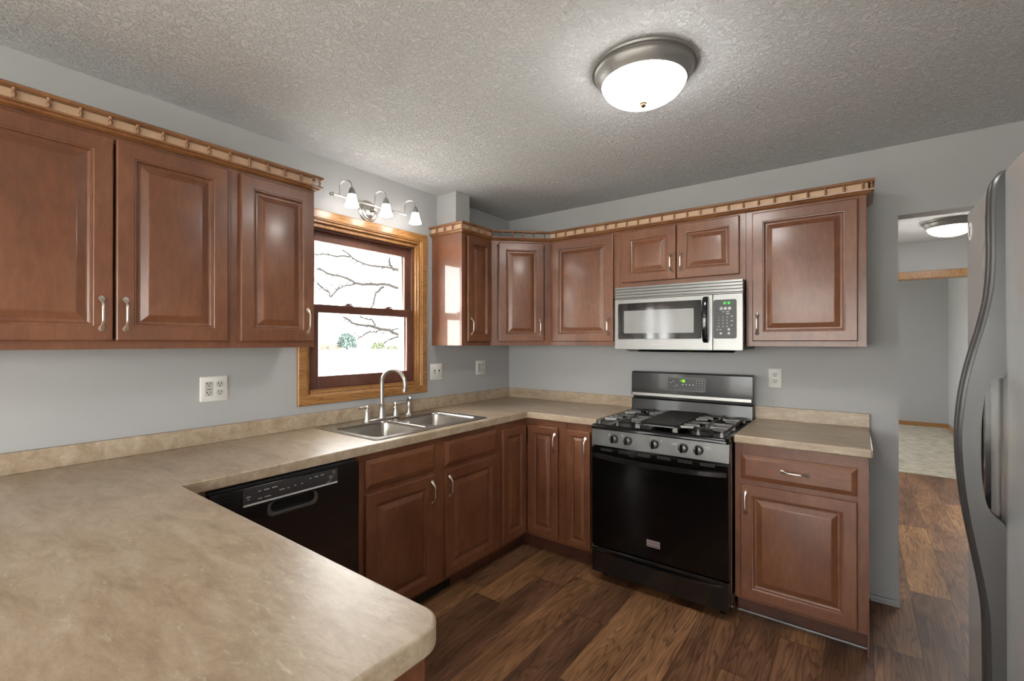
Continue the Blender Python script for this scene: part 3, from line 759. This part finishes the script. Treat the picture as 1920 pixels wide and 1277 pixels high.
def bar(mb, a, b, w=.0055, h=.007):
    a, b = Vector(a), Vector(b); d = (b - a).normalized(); s_ = Vector((-d.y, d.x, 0)).normalized() * w; u = Vector((0, 0, h))
    mb.loops([[tuple(p + s_ * q * (1 if z < 0 else .8) + u * z) for q, z in ((-1, -1), (1, -1), (1, .8), (-1, .8))] for p in (a, b)])
GZ = 0.946
for x0, x1, side in ((1.198, 1.428, 0), (1.650, 1.880, 1)):
    g = MB(); ym, yn = -0.680, -0.100
    for a, b in (((x0, ym), (x0, yn)), ((x1, ym), (x1, yn)), ((x0, -.395), (x1, -.395))):
        dz = -.012 if a[1] == b[1] and a[1] in (ym,) else -.004
        bar(g, (*a, GZ + dz), (*b, GZ + dz))
    for cy in (-.545, -.245):
        xm = (x0 + x1) / 2
        bar(g, (xm, ym if cy < -.4 else yn, GZ), (xm, cy + (-.12 if cy < -.4 else .12), GZ))
        for sx, sy in ((1, 0), (-1, 0), (0, 1), (0, -1)):
            if sx: bar(g, (xm + sx * .115, cy, GZ + .001), (xm + sx * .028, cy, GZ + .001))
            else: bar(g, (xm, cy + sy * .145, GZ + .001), (xm, cy + sy * .028, GZ + .001))
        for s_ in (-1, 1):
            bar(g, (xm + s_ * .115, cy + .07, GZ), (xm + s_ * .05, cy + .045, GZ)); bar(g, (xm + s_ * .115, cy - .07, GZ), (xm + s_ * .05, cy - .045, GZ))
    for x in (x0, (x0 + x1) / 2, x1):
        for y in (ym, -.395, yn):
            g.loops([[(x - q, y - q, z), (x + q, y - q, z), (x + q, y + q, z), (x - q, y + q, z)] for q, z in ((.0085, .916), (.006, GZ))])
    part('grate', g, M['bars'], rg, ang=30)
g = MB()
for a, b in (((1.440, -.62), (1.638, -.62)), ((1.440, -.14), (1.638, -.14)), ((1.440, -.68), (1.440, -.1)), ((1.638, -.68), (1.638, -.1))): bar(g, (*a, GZ - .006), (*b, GZ - .006))
for x in (1.440, 1.638):
    for y in (-.68, -.39, -.1): g.loops([[(x - q, y - q, z), (x + q, y - q, z), (x + q, y + q, z), (x - q, y + q, z)] for q, z in ((.0085, .916), (.006, GZ - .002))])
part('grate', g, M['bars'], rg, ang=30)
gp = MB().loops([L3(rrect(1.436, 1.642, -0.655, -0.105, .03, 6), GZ), L3(rrect(1.430, 1.648, -0.661, -0.099, .034, 6), GZ + .010), L3(rrect(1.438, 1.640, -0.653, -0.107, .03, 6), GZ + .010), L3(rrect(1.446, 1.632, -0.645, -0.115, .028, 6), GZ + .004)])
part('griddle', gp, M['iron'], rg, ang=40)
# control panel (slightly slanted)
cpn = part('control_panel', MB().loops([[(RX0, y, z) for y, z in ((-0.680, .800), (-0.712, .800), (-0.700, .896), (-0.680, .896))], [(RX1, y, z) for y, z in ((-0.680, .800), (-0.712, .800), (-0.700, .896), (-0.680, .896))]]), M['rpanel'], rg, bev=0.002)
for kx in (1.301, 1.383, 1.537, 1.692, 1.770):
    kb = MB().lathe((kx, -0.706, .850), [(.026, 0), (.026, -.004), (.0235, -.006), (.021, -.022), (.018, -.024)], 28, 'y')
    kn = part('knob', kb, M['rpanel'], cpn)
    part('grip', MB().box((kx - .0065, -0.728, .829), (kx + .0065, -0.742, .872)), M['black'], kn, bev=0.002)
for kx, s, kn in zip((1.301, 1.383, 1.537, 1.692, 1.770), (-1, -1, 1, -1, 1), [o for o in cpn.children if o.name.startswith('knob')]):
    km = MB(); yb = -0.7045
    if kx > 1.6:
        bx = kx + (s * .030 if s > 0 else -.066)
        km.box((bx + .012, yb, .868), (bx + .022, yb - .001, .8695)).box((bx + .012, yb - .0004, .8605), (bx + .022, yb - .0018, .862)).box((bx + .012, yb, .861), (bx + .0135, yb - .0014, .869)).box((bx + .0205, yb, .861), (bx + .022, yb - .0014, .869))
        km.box((bx + .025, yb, .8675), (bx + .034, yb - .0014, .869)).box((bx + .025, yb - .0004, .8615), (bx + .034, yb - .0016, .863)); km.box((bx, yb, .8655), (bx + .009, yb - .0014, .867))
    else: km.box((kx + s * .036, yb + .0004, .873), (kx + s * .036 + .007, yb - .001, .8745)).box((kx + s * .036 + .002, yb, .867), (kx + s * .036 + .005, yb - .0013, .871))
    part('knob_marks', km, M['print'], kn)
# oven door
od = part('oven_door', MB().box((RX0 + .002, -0.682, .208), (RX1 - .002, -0.712, .790)), M['ovenglass'], rg, bev=0.004)
vs_ = MB()
for k in range(6):
    xa = RX0 + .06 + k * .112
    for z in (.773, .7785, .784): vs_.box((xa, -0.7118, z), (xa + .075, -0.7124, z + .0016))
part('vent_slots', vs_, M['rpanel'], od)
part('window', MB().loops([[(x, y, z) for x, z in rrect(1.275, 1.805, .30, .685, .02, 5)] for y in (-0.712, -0.7128)]), M['ovenglass'], od)
def bow(mb, z, h, y_end, y_mid, x0, x1, th=.010, drop=0.0):
    L = []
    for k in range(25):
        s = k / 24; x = x0 + (x1 - x0) * s; b = math.sin(PI * s) ** .7; y = y_end + (y_mid - y_end) * b; zz = z - drop * b
        L.append([(x, y + th, zz - h / 2), (x, y, zz - h / 2 + .003), (x, y, zz + h / 2 - .004), (x, y + th, zz + h / 2)])
    return mb.loops(L)
part('handle', bow(MB(), .742, .030, -0.712, -0.760, RX0 + .012, RX1 - .012, .012, .006), M['rback'], od, ang=50)
bd = part('badge', MB().box((1.496, -0.712, .281), (1.571, -0.7145, .319)), M['badge'], od, bev=0.0008)
bl = MB()
for k in range(8): bl.box((1.502 + k * .0082, -0.7145, .300), (1.502 + k * .0082 + .0018, -0.7149, .310)); bl.box((1.502 + k * .0082, -0.7145, .3082 if k % 2 else .300), (1.502 + k * .0082 + .005, -0.7149, .310 if k % 2 else .3018))
bl.box((1.500, -0.7145, .288), (1.567, -0.7149, .291))
part('badge_marks', bl, M['dkplastic'], bd)
dr_ = part('drawer', MB().box((RX0 + .002, -0.682, .050), (RX1 - .002, -0.710, .198)), M['black'], rg, bev=0.004)
part('handle', bow(MB(), .178, .018, -0.708, -0.735, RX0 + .02, RX1 - .02, .010, .012), M['black'], dr_, ang=50)
# backguard
bgp = [(-.030, .905), (-.090, .930), (-.082, 1.018), (-.052, 1.022), (-.052, 1.040), (-.088, 1.040), (-.088, 1.062), (-.082, 1.200), (-.066, 1.208), (-.030, 1.208)]
bk = part('backguard', MB().loops([[(x, y, z) for y, z in bgp] for x in (RX0 - .004, RX1 + .004)]), M['rback'], rg, bev=0.002)
part('silver_strip', MB().box((RX0 + .002, -0.087, 1.041), (RX1 - .002, -0.0905, 1.061)), M['steel'], bk, bev=0.001)
ls_ = MB().box((RX0 + .002, -0.0885, .931), (RX1 - .002, -0.0915, .937)); part('lower_strip', ls_, M['rpanel'], bk)
dp = MB(); oo = rrect(1.408, 1.650, 1.088, 1.176, .012, 5); ii = rrect(1.4115, 1.6465, 1.0915, 1.1725, .009, 5)
ydp = lambda z: -.088 + (z - 1.062) / .138 * .006
dp.loops([[(x, ydp(z), z) for x, z in oo], [(x, ydp(z) - .003, z) for x, z in oo], [(x, ydp(z) - .003, z) for x, z in ii], [(x, ydp(z) - .0015, z) for x, z in ii]])
dsp = part('display_panel', dp, [M['rpanel']], bk)
part('screen', MB().loops([[(x, ydp(z) - d, z) for x, z in ii] for d in (.0012, .0018)]), M['dkplastic'], dsp)
part('clock_digits', digits(MB(), ':16', 1.490, -0.0868, 1.146, .017, .011, .0032), M['lime'], dsp)
rk = MB()
for i in range(3):
    for j in range(4):
        rk.box((1.594 + i * .018, ydp(1.16 - j * .018) - .0018, 1.158 - j * .018), (1.5965 + i * .018, ydp(1.16) - .003, 1.163 - j * .018))
for i in range(4):
    x = 1.503 + i * .022; rk.box((x, -.0856, 1.131), (x + .010, -.0870, 1.133)); rk.box((x + .003, -.0856, 1.124), (x + .007, -.0870, 1.131)); rk.box((x, -.0860, 1.105), (x + .012, -.0875, 1.108))
for x, z in ((1.428, 1.140), (1.445, 1.150), (1.455, 1.118), (1.430, 1.112), (1.470, 1.124)): rk.lathe((x, -.0866, z), [(.003, 0), (.003, -.0008)], 10, 'y')
part('key_marks', rk, M['print'], dsp)

# ---------------------------------------------------------------- microwave
MY = -0.385
mw = thing('microwave', 'stainless over-the-range microwave with a black curved handle', 'microwave', (1.543, 0, 1.363))
part('body', MB().box((1.162, -0.003, 1.368), (1.920, MY + .030, 1.766)), M['dkplastic'], mw, bev=0.002)
part('underside', MB().loops([L3([(1.20, -0.02), (1.89, -0.02), (1.89, MY + .05), (1.20, MY + .05)], 1.368), L3([(1.23, -0.05), (1.86, -0.05), (1.86, MY + .08), (1.23, MY + .08)], 1.350)]), M['black'], mw)
gm = MB()
gm.box((1.162, MY + .004, 1.690), (1.924, MY + .030, 1.766))
for k in range(4):
    z = 1.694 + k * .0185
    gm.loops([[(x, y, zz) for y, zz in ((MY + .006, z - .001), (MY - .004, z + .004), (MY - .003, z + .0115), (MY + .006, z + .0145))] for x in (1.162, 1.924)])
part('vent_grille', gm, M['mwst'], mw, ang=25)
dm = grid(MB(), [1.162, 1.184, 1.703, 1.765], [1.365, 1.432, 1.660, 1.686], lambda x, z: not (1.184 < x < 1.703 and 1.432 < z < 1.660), MY + .028, MY, 'xzy')
md = part('door', dm, M['mwst'], mw, bev=0.0015)
wl = MB().loops([[(x, y, z) for x, z in rrect(1.184, 1.703, 1.432, 1.660, .012, 5)] for y in (MY + .02, MY - .0006)])
wd = part('window', wl, M['blackglass'], md)
part('screen', MB().loops([[(x, y, z) for x, z in rrect(1.225, 1.660, 1.468, 1.613, .004, 3)] for y in (MY - .0006, MY - .0012)]), M['screen'], wd)
hh = MB(); P_ = []
for k in range(17):
    s = k / 16; zz = 1.408 + s * .268; yy = MY - .004 - .040 * (math.sin(PI * s) ** .45); P_.append((1.728, yy, zz))
L = []
for p in P_:
    L.append([(p[0] + a, p[1] + b, p[2]) for a, b in ((-.015, .004), (-.012, -.006), (0, -.010), (.012, -.006), (.015, .004), (.010, .010), (-.010, .010))])
hh.loops(L)
part('handle', hh, M['black'], md, ang=50)
part('logo', MB().box((1.405, MY, 1.396), (1.470, MY - .0005, 1.400)), M['badge'], md)
cm_ = grid(MB(), [1.768, 1.924], [1.365, 1.686], lambda x, z: True, MY + .028, MY, 'xzy')
pn = part('control_side', cm_, M['mwst'], mw, bev=0.0015)
kp = part('keypad', MB().loops([[(x, y, z) for x, z in rrect(1.770, 1.893, 1.432, 1.655, .012, 5)] for y in (MY + .001, MY - .001)]), M['dkplastic'], pn)
part('clock_digits', digits(MB(), '12:18', 1.820, MY - .001, 1.628, .013, .0066, .0017), M['green'], kp)
kk = MB(); yk = MY - .001
for i in range(3): kk.lathe((1.812 + i * .022, yk, 1.604), [(.009, 0), (.009, -.0006)], 18, 'y')
part('round_keys', kk, M['screen'], kp)
kk = MB()
for r, row in enumerate(('123', '456', '789')):
    for i, ch in enumerate(row): digits(kk, ch, 1.797 + i * .022, yk, 1.551 - r * .018, .008, .004, .0012)
digits(kk, '0', 1.819, yk, 1.497, .008, .004, .0012)
for x, z, w in ((1.818, 1.583, .010), (1.838, 1.583, .016), (1.838, 1.571, .018), (1.862, 1.557, .012), (1.862, 1.531, .012), (1.793, 1.500, .010), (1.839, 1.500, .010), (1.862, 1.506, .010), (1.785, 1.482, .012), (1.803, 1.482, .010)):
    kk.box((x, yk, z), (x + w, yk - .0006, z + .0035))
for x, z in ((1.852, 1.484), (1.852, 1.462), (1.810, 1.462)): kk.lathe((x, yk, z), [(.007, 0), (.007, -.0006)], 16, 'y')
part('key_marks', kk, M['offwhite'], kp)

# ---------------------------------------------------------------- refrigerator
RF = thing('refrigerator', 'large grey side-by-side refrigerator at the right edge with bowed door handles', 'refrigerator', (3.05, -1.75, 0))
FXX = 2.700
part('body', MB().box((FXX + .065, -2.205, 0.03), (3.44, -1.300, 1.775)), M['fhandle'], RF, bev=0.004)
part('base_grille', MB().box((FXX + .05, -2.20, 0.0), (FXX + .10, -1.305, 0.085)), M['dkplastic'], RF)
fd = part('freezer_door', MB().box((FXX, -1.704, 0.095), (FXX + .060, -1.295, 1.800)), M['fridge'], RF, bev=0.010, seg=3)
nd = part('fridge_door', MB().box((FXX, -2.210, 0.095), (FXX + .060, -1.712, 1.800)), M['fridge'], RF, bev=0.010, seg=3)
outer = [(2.692, 1.796), (2.680, 1.770), (2.677, 1.70), (2.677, 1.60), (2.672, 1.52), (2.660, 1.45), (2.644, 1.38), (2.631, 1.31), (2.623, 1.23), (2.622, 1.16), (2.628, 1.07), (2.638, 0.99), (2.651, 0.91), (2.663, 0.83), (2.668, 0.76), (2.669, 0.60), (2.669, 0.30), (2.680, 0.12)]
innr = [(2.702, 1.796), (2.702, 1.77), (2.702, 1.70), (2.702, 1.60), (2.702, 1.52), (2.702, 1.45), (2.702, 1.345), (2.678, 1.325), (2.665, 1.275), (2.660, 1.17), (2.664, 1.08), (2.676, 1.03), (2.702, 1.00), (2.702, 0.95), (2.702, 0.76), (2.702, 0.60), (2.702, 0.30), (2.702, 0.12)]
def fine(c, k=4):
    out = []
    for i in range(len(c) - 1):
        p0, p1, p2, p3 = c[max(i - 1, 0)], c[i], c[i + 1], c[min(i + 2, len(c) - 1)]
        for j in range(k):
            t_ = j / k
            out.append(tuple(.5 * ((2 * p1[q]) + (-p0[q] + p2[q]) * t_ + (2 * p0[q] - 5 * p1[q] + 4 * p2[q] - p3[q]) * t_ ** 2 + (-p0[q] + 3 * p1[q] - 3 * p2[q] + p3[q]) * t_ ** 3) for q in (0, 1)))
    out.append(c[-1]); return out
fo, fi_ = fine(outer), fine(innr)
def fhandle(y0, y1, dx):
    L = []
    for (xo, zo), (xi, zi) in zip(fo, fi_):
        xo += dx; xi = min(xi, 2.7005); m = (y0 + y1) / 2
        L.append([(xi, y0, zi), (xo + .008, y0, zo), (xo + .002, y0 + (y1 - y0) * .18, zo), (xo, m, zo), (xo + .002, y1 - (y1 - y0) * .18, zo), (xo + .008, y1, zo), (xi, y1, zi)])
    return MB().loops(L)
part('handle', fhandle(-1.703, -1.672, 0), M['fhandle'], fd, ang=40)
part('handle', fhandle(-1.744, -1.713, 0), M['fhandle'], nd, ang=40)
ds = MB()
def Ry(y0, y1, z0, z1, x): return [(x, y0, z0), (x, y1, z0), (x, y1, z1), (x, y0, z1)]
ds.loops([Ry(-1.600, -1.350, .93, 1.345, FXX), Ry(-1.600, -1.350, .93, 1.345, FXX - .010), Ry(-1.592, -1.358, .938, 1.337, FXX - .012), Ry(-1.580, -1.370, .95, 1.325, FXX - .010), Ry(-1.580, -1.370, .95, 1.325, FXX - .001)])
di = part('dispenser', ds, M['black'], fd, ang=30)
part('tray', MB().box((FXX - .022, -1.575, .945), (FXX, -1.375, .958)), M['dkplastic'], di)
part('paddle', MB().loops([[(x, y, z) for x, z in ((FXX - .004, 1.25), (FXX - .018, 1.20), (FXX - .014, 1.05), (FXX - .002, 1.04))] for y in (-1.52, -1.43)]), M['rpanel'], di)
sk_ = MB(); sk_.loops([[(FXX - d, -1.345 + .024 * math.cos(a * PI / 12), 1.735 + .026 * math.sin(a * PI / 12)) for a in range(24)] for d in (0, .0012)])
st_ = part('sticker', sk_, M['white'], fd)
sm = MB().box((FXX - .0012, -1.352, 1.722), (FXX - .0018, -1.338, 1.750)).box((FXX - .0012, -1.353, 1.718), (FXX - .0018, -1.349, 1.724)).box((FXX - .0012, -1.341, 1.718), (FXX - .0018, -1.337, 1.724))
part('sticker_mark', sm, M['screen'], st_)
hg = MB().box((2.74, -2.19, 1.80), (2.80, -2.12, 1.812)).box((2.74, -1.38, 1.80), (2.80, -1.31, 1.812)); part('hinge_cap', hg, M['fhandle'], RF, bev=0.003)

# ---------------------------------------------------------------- lamps
def dome(label, x, y, m, group='flush dome ceiling lights'):
    t = thing('ceiling_light', label, 'ceiling light', (x, y, H), group=group)
    part('ring', MB().lathe((x, y, 0), [(.196, H - .0005), (.197, H - .006), (.194, H - .012), (.186, H - .014), (.187, H - .020), (.182, H - .024), (.180, H - .030), (.168, H - .050), (.160, H - .058), (.158, H - .062), (.154, H - .058), (.150, H - .03)], 64, cap0=True, cap1=False), M['pewter'], t)
    pr = [(.156, H - .050), (.156, H - .056)]
    for k in range(1, 13):
        a = k / 12 * PI / 2; pr.append((max(.156 * math.cos(a), .002), H - .056 - .078 * math.sin(a)))
    part('dome_glass', MB().lathe((x, y, 0), pr, 64, cap0=True), m, t)
    part('finial', MB().lathe((x, y, 0), [(.013, H - .130), (.014, H - .136), (.010, H - .139), (.011, H - .143), (.007, H - .149), (.001, H - .151)], 20), M['brass'], t)
    return t
dome('lit dome ceiling light in the kitchen', 1.775, -1.49, M['dome'])
dome('lit dome ceiling light beyond the doorway beside the refrigerator', 3.09, 2.29, M['dome2'])
dome('lit dome ceiling light over the dining end behind the camera', 1.45, -5.1, M['dome'])

vl = thing('vanity_light', 'three-shade nickel wall light over the window', 'wall light', (0.0, -1.51, 2.23))
bx_, bz = 0.10, 2.232
part('back_plate', MB().lathe((0.0005, -1.455, 2.222), [(.066, 0), (.066, .004), (.060, .010), (.056, .010), (.050, .018), (.040, .020), (.034, .026), (.012, .030), (.012, .08)], 40, 'x'), M['nickel'], vl)
bar_ = MB().tube([(bx_, -1.752, bz + .004), (bx_, -1.236, bz)], .0065, 14)
part('bar', bar_, M['nickel'], vl)
part('end_finial', MB().lathe((bx_, -1.752, bz + .004), [(.008, 0), (.010, -.003), (.005, -.006), (.011, -.014), (.008, -.020), (.003, -.026)], 18, 'y'), M['nickel'], vl)
for yy in (-1.712, -1.476, -1.246):
    P_ = [(bx_, yy, bz)]
    for k in range(0, 13):
        a = PI - k * PI / 12; P_.append((bx_ + .030 + .030 * math.cos(a), yy + (.018 + .018 * math.cos(a)), bz + .060 + .030 * math.sin(a)))
    P_.append((bx_ + .060, yy + .036, bz + .045))
    ar = part('arm', MB().tube(P_, .0042, 10), M['nickel'], vl)
    c = (bx_ + .060, yy + .036, 0)
    part('socket_cup', MB().lathe(c, [(.006, bz + .050), (.010, bz + .044), (.016, bz + .032), (.020, bz + .016), (.021, bz + .008)], 20), M['pewter'], ar)
    part('glass_shade', MB().lathe(c, [(.019, bz + .016), (.024, bz - .004), (.031, bz - .034), (.040, bz - .058), (.038, bz - .057), (.028, bz - .030), (.020, bz - .002), (.010, bz + .006)], 24), M['shade'], ar)

# ---------------------------------------------------------------- outlets and switches
def plate(label, cy, cz, w, h, wall, gangs, cat='outlet'):
    """wall: 'x' -> on window wall facing +x (local x = world y); 'y' -> back wall"""
    t = thing('outlet_plate' if cat == 'outlet' else 'switch_plate', label, cat, (0.0, cy, cz) if wall == 'x' else (cy, 0.0, cz), WR if wall == 'x' else 0, 'white wall plates', world=False)
    OFF[t.name] = Vector((0, 0, 0))
    r = [(x, z) for x, z in rrect(-w / 2, w / 2, -h / 2, h / 2, .005, 3)]
    r2 = [(x, z) for x, z in rrect(-w / 2 + .004, w / 2 - .004, -h / 2 + .004, h / 2 - .004, .004, 3)]
    part('plate', MB().loops([[(x, -.0005, z) for x, z in r], [(x, -.004, z) for x, z in r], [(x, -.007, z) for x, z in r2]]), M['white'], t)
    for gx, kind in gangs:
        if kind == 'duplex':
            m = MB()
            for zz in (.0195, -.0195): m.loops([[(gx + x, y, zz + z) for x, z in rrect(-.0165, .0165, -.0145, .0145, .0125, 5)] for y in (-.006, -.0085)])
            f_ = part('receptacle', m, M['offwhite'], t); y = -.0085; zs = (.0195, -.0195)
        elif kind == 'gfci':
            f_ = part('receptacle', MB().box((gx - .0165, -.006, -.0335), (gx + .0165, -.0085, .0335)), M['offwhite'], t, bev=.001); y = -.0085; zs = (.021, -.021)
        elif kind == 'switch':
            part('toggle', MB().box((gx - .0045, -.006, -.008), (gx + .0045, -.016, .004)), M['offwhite'], t, bev=.001); part('slot', MB().box((gx - .006, -.006, -.013), (gx + .006, -.0074, .013)), M['hole'], t); continue
        elif kind == 'dimmer':
            part('toggle', MB().box((gx - .0035, -.006, -.002), (gx + .0035, -.012, .014)), M['dkplastic'], t, bev=.001); part('slot', MB().box((gx - .004, -.006, -.022), (gx + .004, -.0074, -.008)), M['offwhite'], t); continue
        s = MB()
        for zz in zs:
            s.box((gx - .0075, y, zz + .000), (gx - .0050, y - .0006, zz + .009)); s.box((gx + .0050, y, zz + .001), (gx + .0075, y - .0006, zz + .009)); s.lathe((gx, y, zz - .006), [(.0028, 0), (.0028, -.0006)], 10, 'y')
            if kind == 'gfci': s.box((gx - .0115, y, zz + .0035), (gx - .0065, y - .0006, zz + .0055))
        if kind == 'gfci': s.box((gx - .008, y, -.0035), (gx + .008, y - .0010, -.0005))
        part('slots', s, M['hole'], f_)
    return t
plate('wide white double outlet plate on the wall under the left cabinets', -2.311, 1.193, .118, .117, 'x', [(-.023, 'gfci'), (.023, 'duplex')])
plate('white switch plate just right of the window casing', -0.872, 1.200, .116, .115, 'x', [(-.020, 'switch'), (.022, 'dimmer')], 'switch')
plate('white double outlet plate near the room corner', -0.380, 1.207, .116, .115, 'x', [(-.022, 'gfci'), (.022, 'duplex')])
plate('single white outlet plate on the back wall right of the stove', 2.034, 1.193, .071, .117, 'y', [(0, 'duplex')])

# ---------------------------------------------------------------- outside
def gz(x, y):
    d = max(0.0, -x - 6)
    return -0.35 + 1.35 * (1 - math.exp(-d / 14)) + 0.05 * math.sin(x * .7) * math.cos(y * .5)
g = MB(); NX, NY = 40, 40; vs = []; fs = []
for i in range(NX + 1):
    for j in range(NY + 1):
        x = -0.25 - (i / NX) ** 1.6 * 110; y = -70 + 170 * j / NY; vs.append((x, y, gz(x, y)))
for i in range(NX):
    for j in range(NY): a = i * (NY + 1) + j; fs.append((a, a + 1, a + NY + 2, a + NY + 1))
g.add(vs, fs); struct('ground', g, M['ground'])
struct('ground_yard', MB().box((-0.25, -60, -0.45), (60, Y0 - .13, -0.35)).box((4.72, Y0 - .13, -0.45), (60, 60, -0.35)), M['ground'])
tr = thing('bare_tree', 'bare branching tree outside the kitchen window', 'tree', (-4.9, 4.3, gz(-4.9, 4.3)))
tm = MB(); tm.tube([(-4.9, 4.3, gz(-4.9, 4.3) - .1), (-4.85, 4.2, .6), (-4.8, 4.0, 1.4), (-4.75, 3.8, 2.2), (-4.7, 3.6, 3.1), (-4.6, 3.5, 4.2)], [.16, .14, .12, .10, .07, .04], 12)
part('trunk', tm, M['bark'], tr)
BR = [[(2.49, 2.41), (2.09, 2.46), (1.84, 2.44), (1.63, 2.44), (1.43, 2.47), (1.1, 2.5), (0.83, 2.58)], [(2.49, 2.76), (2.03, 2.78), (1.69, 2.83), (1.32, 2.96)], [(1.4, 2.84), (1.1, 2.84), (0.83, 2.83)], [(2.46, 2.77), (2.35, 2.86), (2.25, 2.96)],
      [(2.22, 2.43), (2.06, 2.31), (1.93, 2.15), (1.81, 2.01)], [(1.63, 2.43), (1.32, 2.34), (1.11, 2.23)], [(2.49, 1.51), (2.22, 1.63), (1.9, 1.7), (1.57, 1.74), (1.34, 1.83)], [(1.93, 1.7), (1.84, 1.8), (1.66, 1.85)],
      [(2.46, 1.66), (2.19, 1.63), (1.93, 1.58)], [(2.49, 1.51), (2.36, 1.46), (2.22, 1.39)], [(1.93, 1.6), (1.81, 1.54), (1.6, 1.45)], [(1.32, 2.34), (1.12, 2.15), (1.0, 2.23)], [(1.1, 2.23), (0.93, 2.26), (0.83, 2.33)]]
HOOK = {0: (3.7, 2.25), 1: (3.55, 3.0), 6: (3.95, 1.3), 3: (2.49, 2.76), 8: (3.9, 1.5)}
TH = {0: .022, 6: .024, 1: .016, 3: .02, 4: .016}
rnd = random.Random(3)
for bi, b in enumerate(BR):
    b = list(b)
    if bi in HOOK: b.insert(0, HOOK[bi])
    base_x = -4.5 + rnd.uniform(-.12, .12)
    P3 = []
    for k, (y, z) in enumerate(b):
        P3.append((-4.75 if (bi in HOOK and k == 0 and bi != 3) else -4.5 + .10 * math.sin(k * 1.3 + bi), y, z))
    # subdivide with kinks
    Q = []
    for k in range(len(P3) - 1):
        for s in (0, .34, .67):
            p = Vector(P3[k]).lerp(Vector(P3[k + 1]), s); 
            if s: p += Vector((rnd.uniform(-.01, .01), rnd.uniform(-.012, .012), rnd.uniform(-.016, .016)))
            Q.append(p)
    Q.append(Vector(P3[-1])); r0 = TH.get(bi, .010); n_ = len(Q)
    mb = MB(); mb.tube(Q, [r0 * (1.2 - .7 * i / (n_ - 1)) + .006 for i in range(n_)], 7)
    for i in range(2, n_ - 1):
        if rnd.random() < .65:
            a = rnd.uniform(-1, 1); L_ = rnd.uniform(.08, .28); d = (Q[i + 1] - Q[i]).normalized(); sdir = Vector((rnd.uniform(-.4, .4), -.5 + .5 * d.y, math.copysign(.7, a))).normalized()
            e1 = Q[i] + sdir * L_ * .5; e2 = e1 + (sdir + d * .6).normalized() * L_ * .6
            mb.tube([Q[i], e1, e2], [.011, .008, .006], 5)
    part('branch', mb, M['bark'], tr)
def bush(label, x, y, w, h, m, seed):
    r = random.Random(seed); mb = MB(); z0 = gz(x, y) - .05
    for k in range(420):
        a, b_ = r.uniform(0, 2 * PI), math.acos(r.uniform(-.2, 1)); q = r.uniform(.55, 1.0) ** .5
        c = Vector((x + w * q * math.sin(b_) * math.cos(a), y + w * q * math.sin(b_) * math.sin(a), z0 + h * (.15 + .8 * q * abs(math.cos(b_)))))
        s = h * .10; u = Vector((r.uniform(-1, 1), r.uniform(-1, 1), r.uniform(-1, 1))).normalized() * s; v = u.orthogonal().normalized() * s * .6
        mb.add([c - u, c + v, c + u, c - v], [(0, 1, 2, 3)])
    st = MB()
    for k in range(7):
        a = r.uniform(0, 2 * PI); st.tube([(x, y, z0 - .1), (x + w * .3 * math.cos(a), y + w * .3 * math.sin(a), z0 + h * .5), (x + w * .7 * math.cos(a), y + w * .7 * math.sin(a), z0 + h * .8)], [.03, .02, .01], 5)
    t = thing('shrub', label, 'shrub', (x, y, z0), group='shrubs beyond the window')
    part('foliage', mb, m, t, smooth=False); part('stems', st, M['bark'], t)
bush('blue-green shrub seen left of centre in the lower window pane', -30, 18.4, .75, 1.5, M['leafb'], 1)
bush('small green shrub right of centre in the lower window pane', -30, 21.4, .6, .75, M['leafa'], 2)
bush('low pale green shrub at the right of the lower window pane', -30, 22.9, .5, .5, M['leafa'], 3)
bush('dry tan shrub at the far left of the lower window pane', -30, 15.2, .6, 1.1, M['leafc'], 4)
bush('dry tan shrub left of the blue-green shrub', -30, 16.9, .7, .7, M['leafc'], 5)
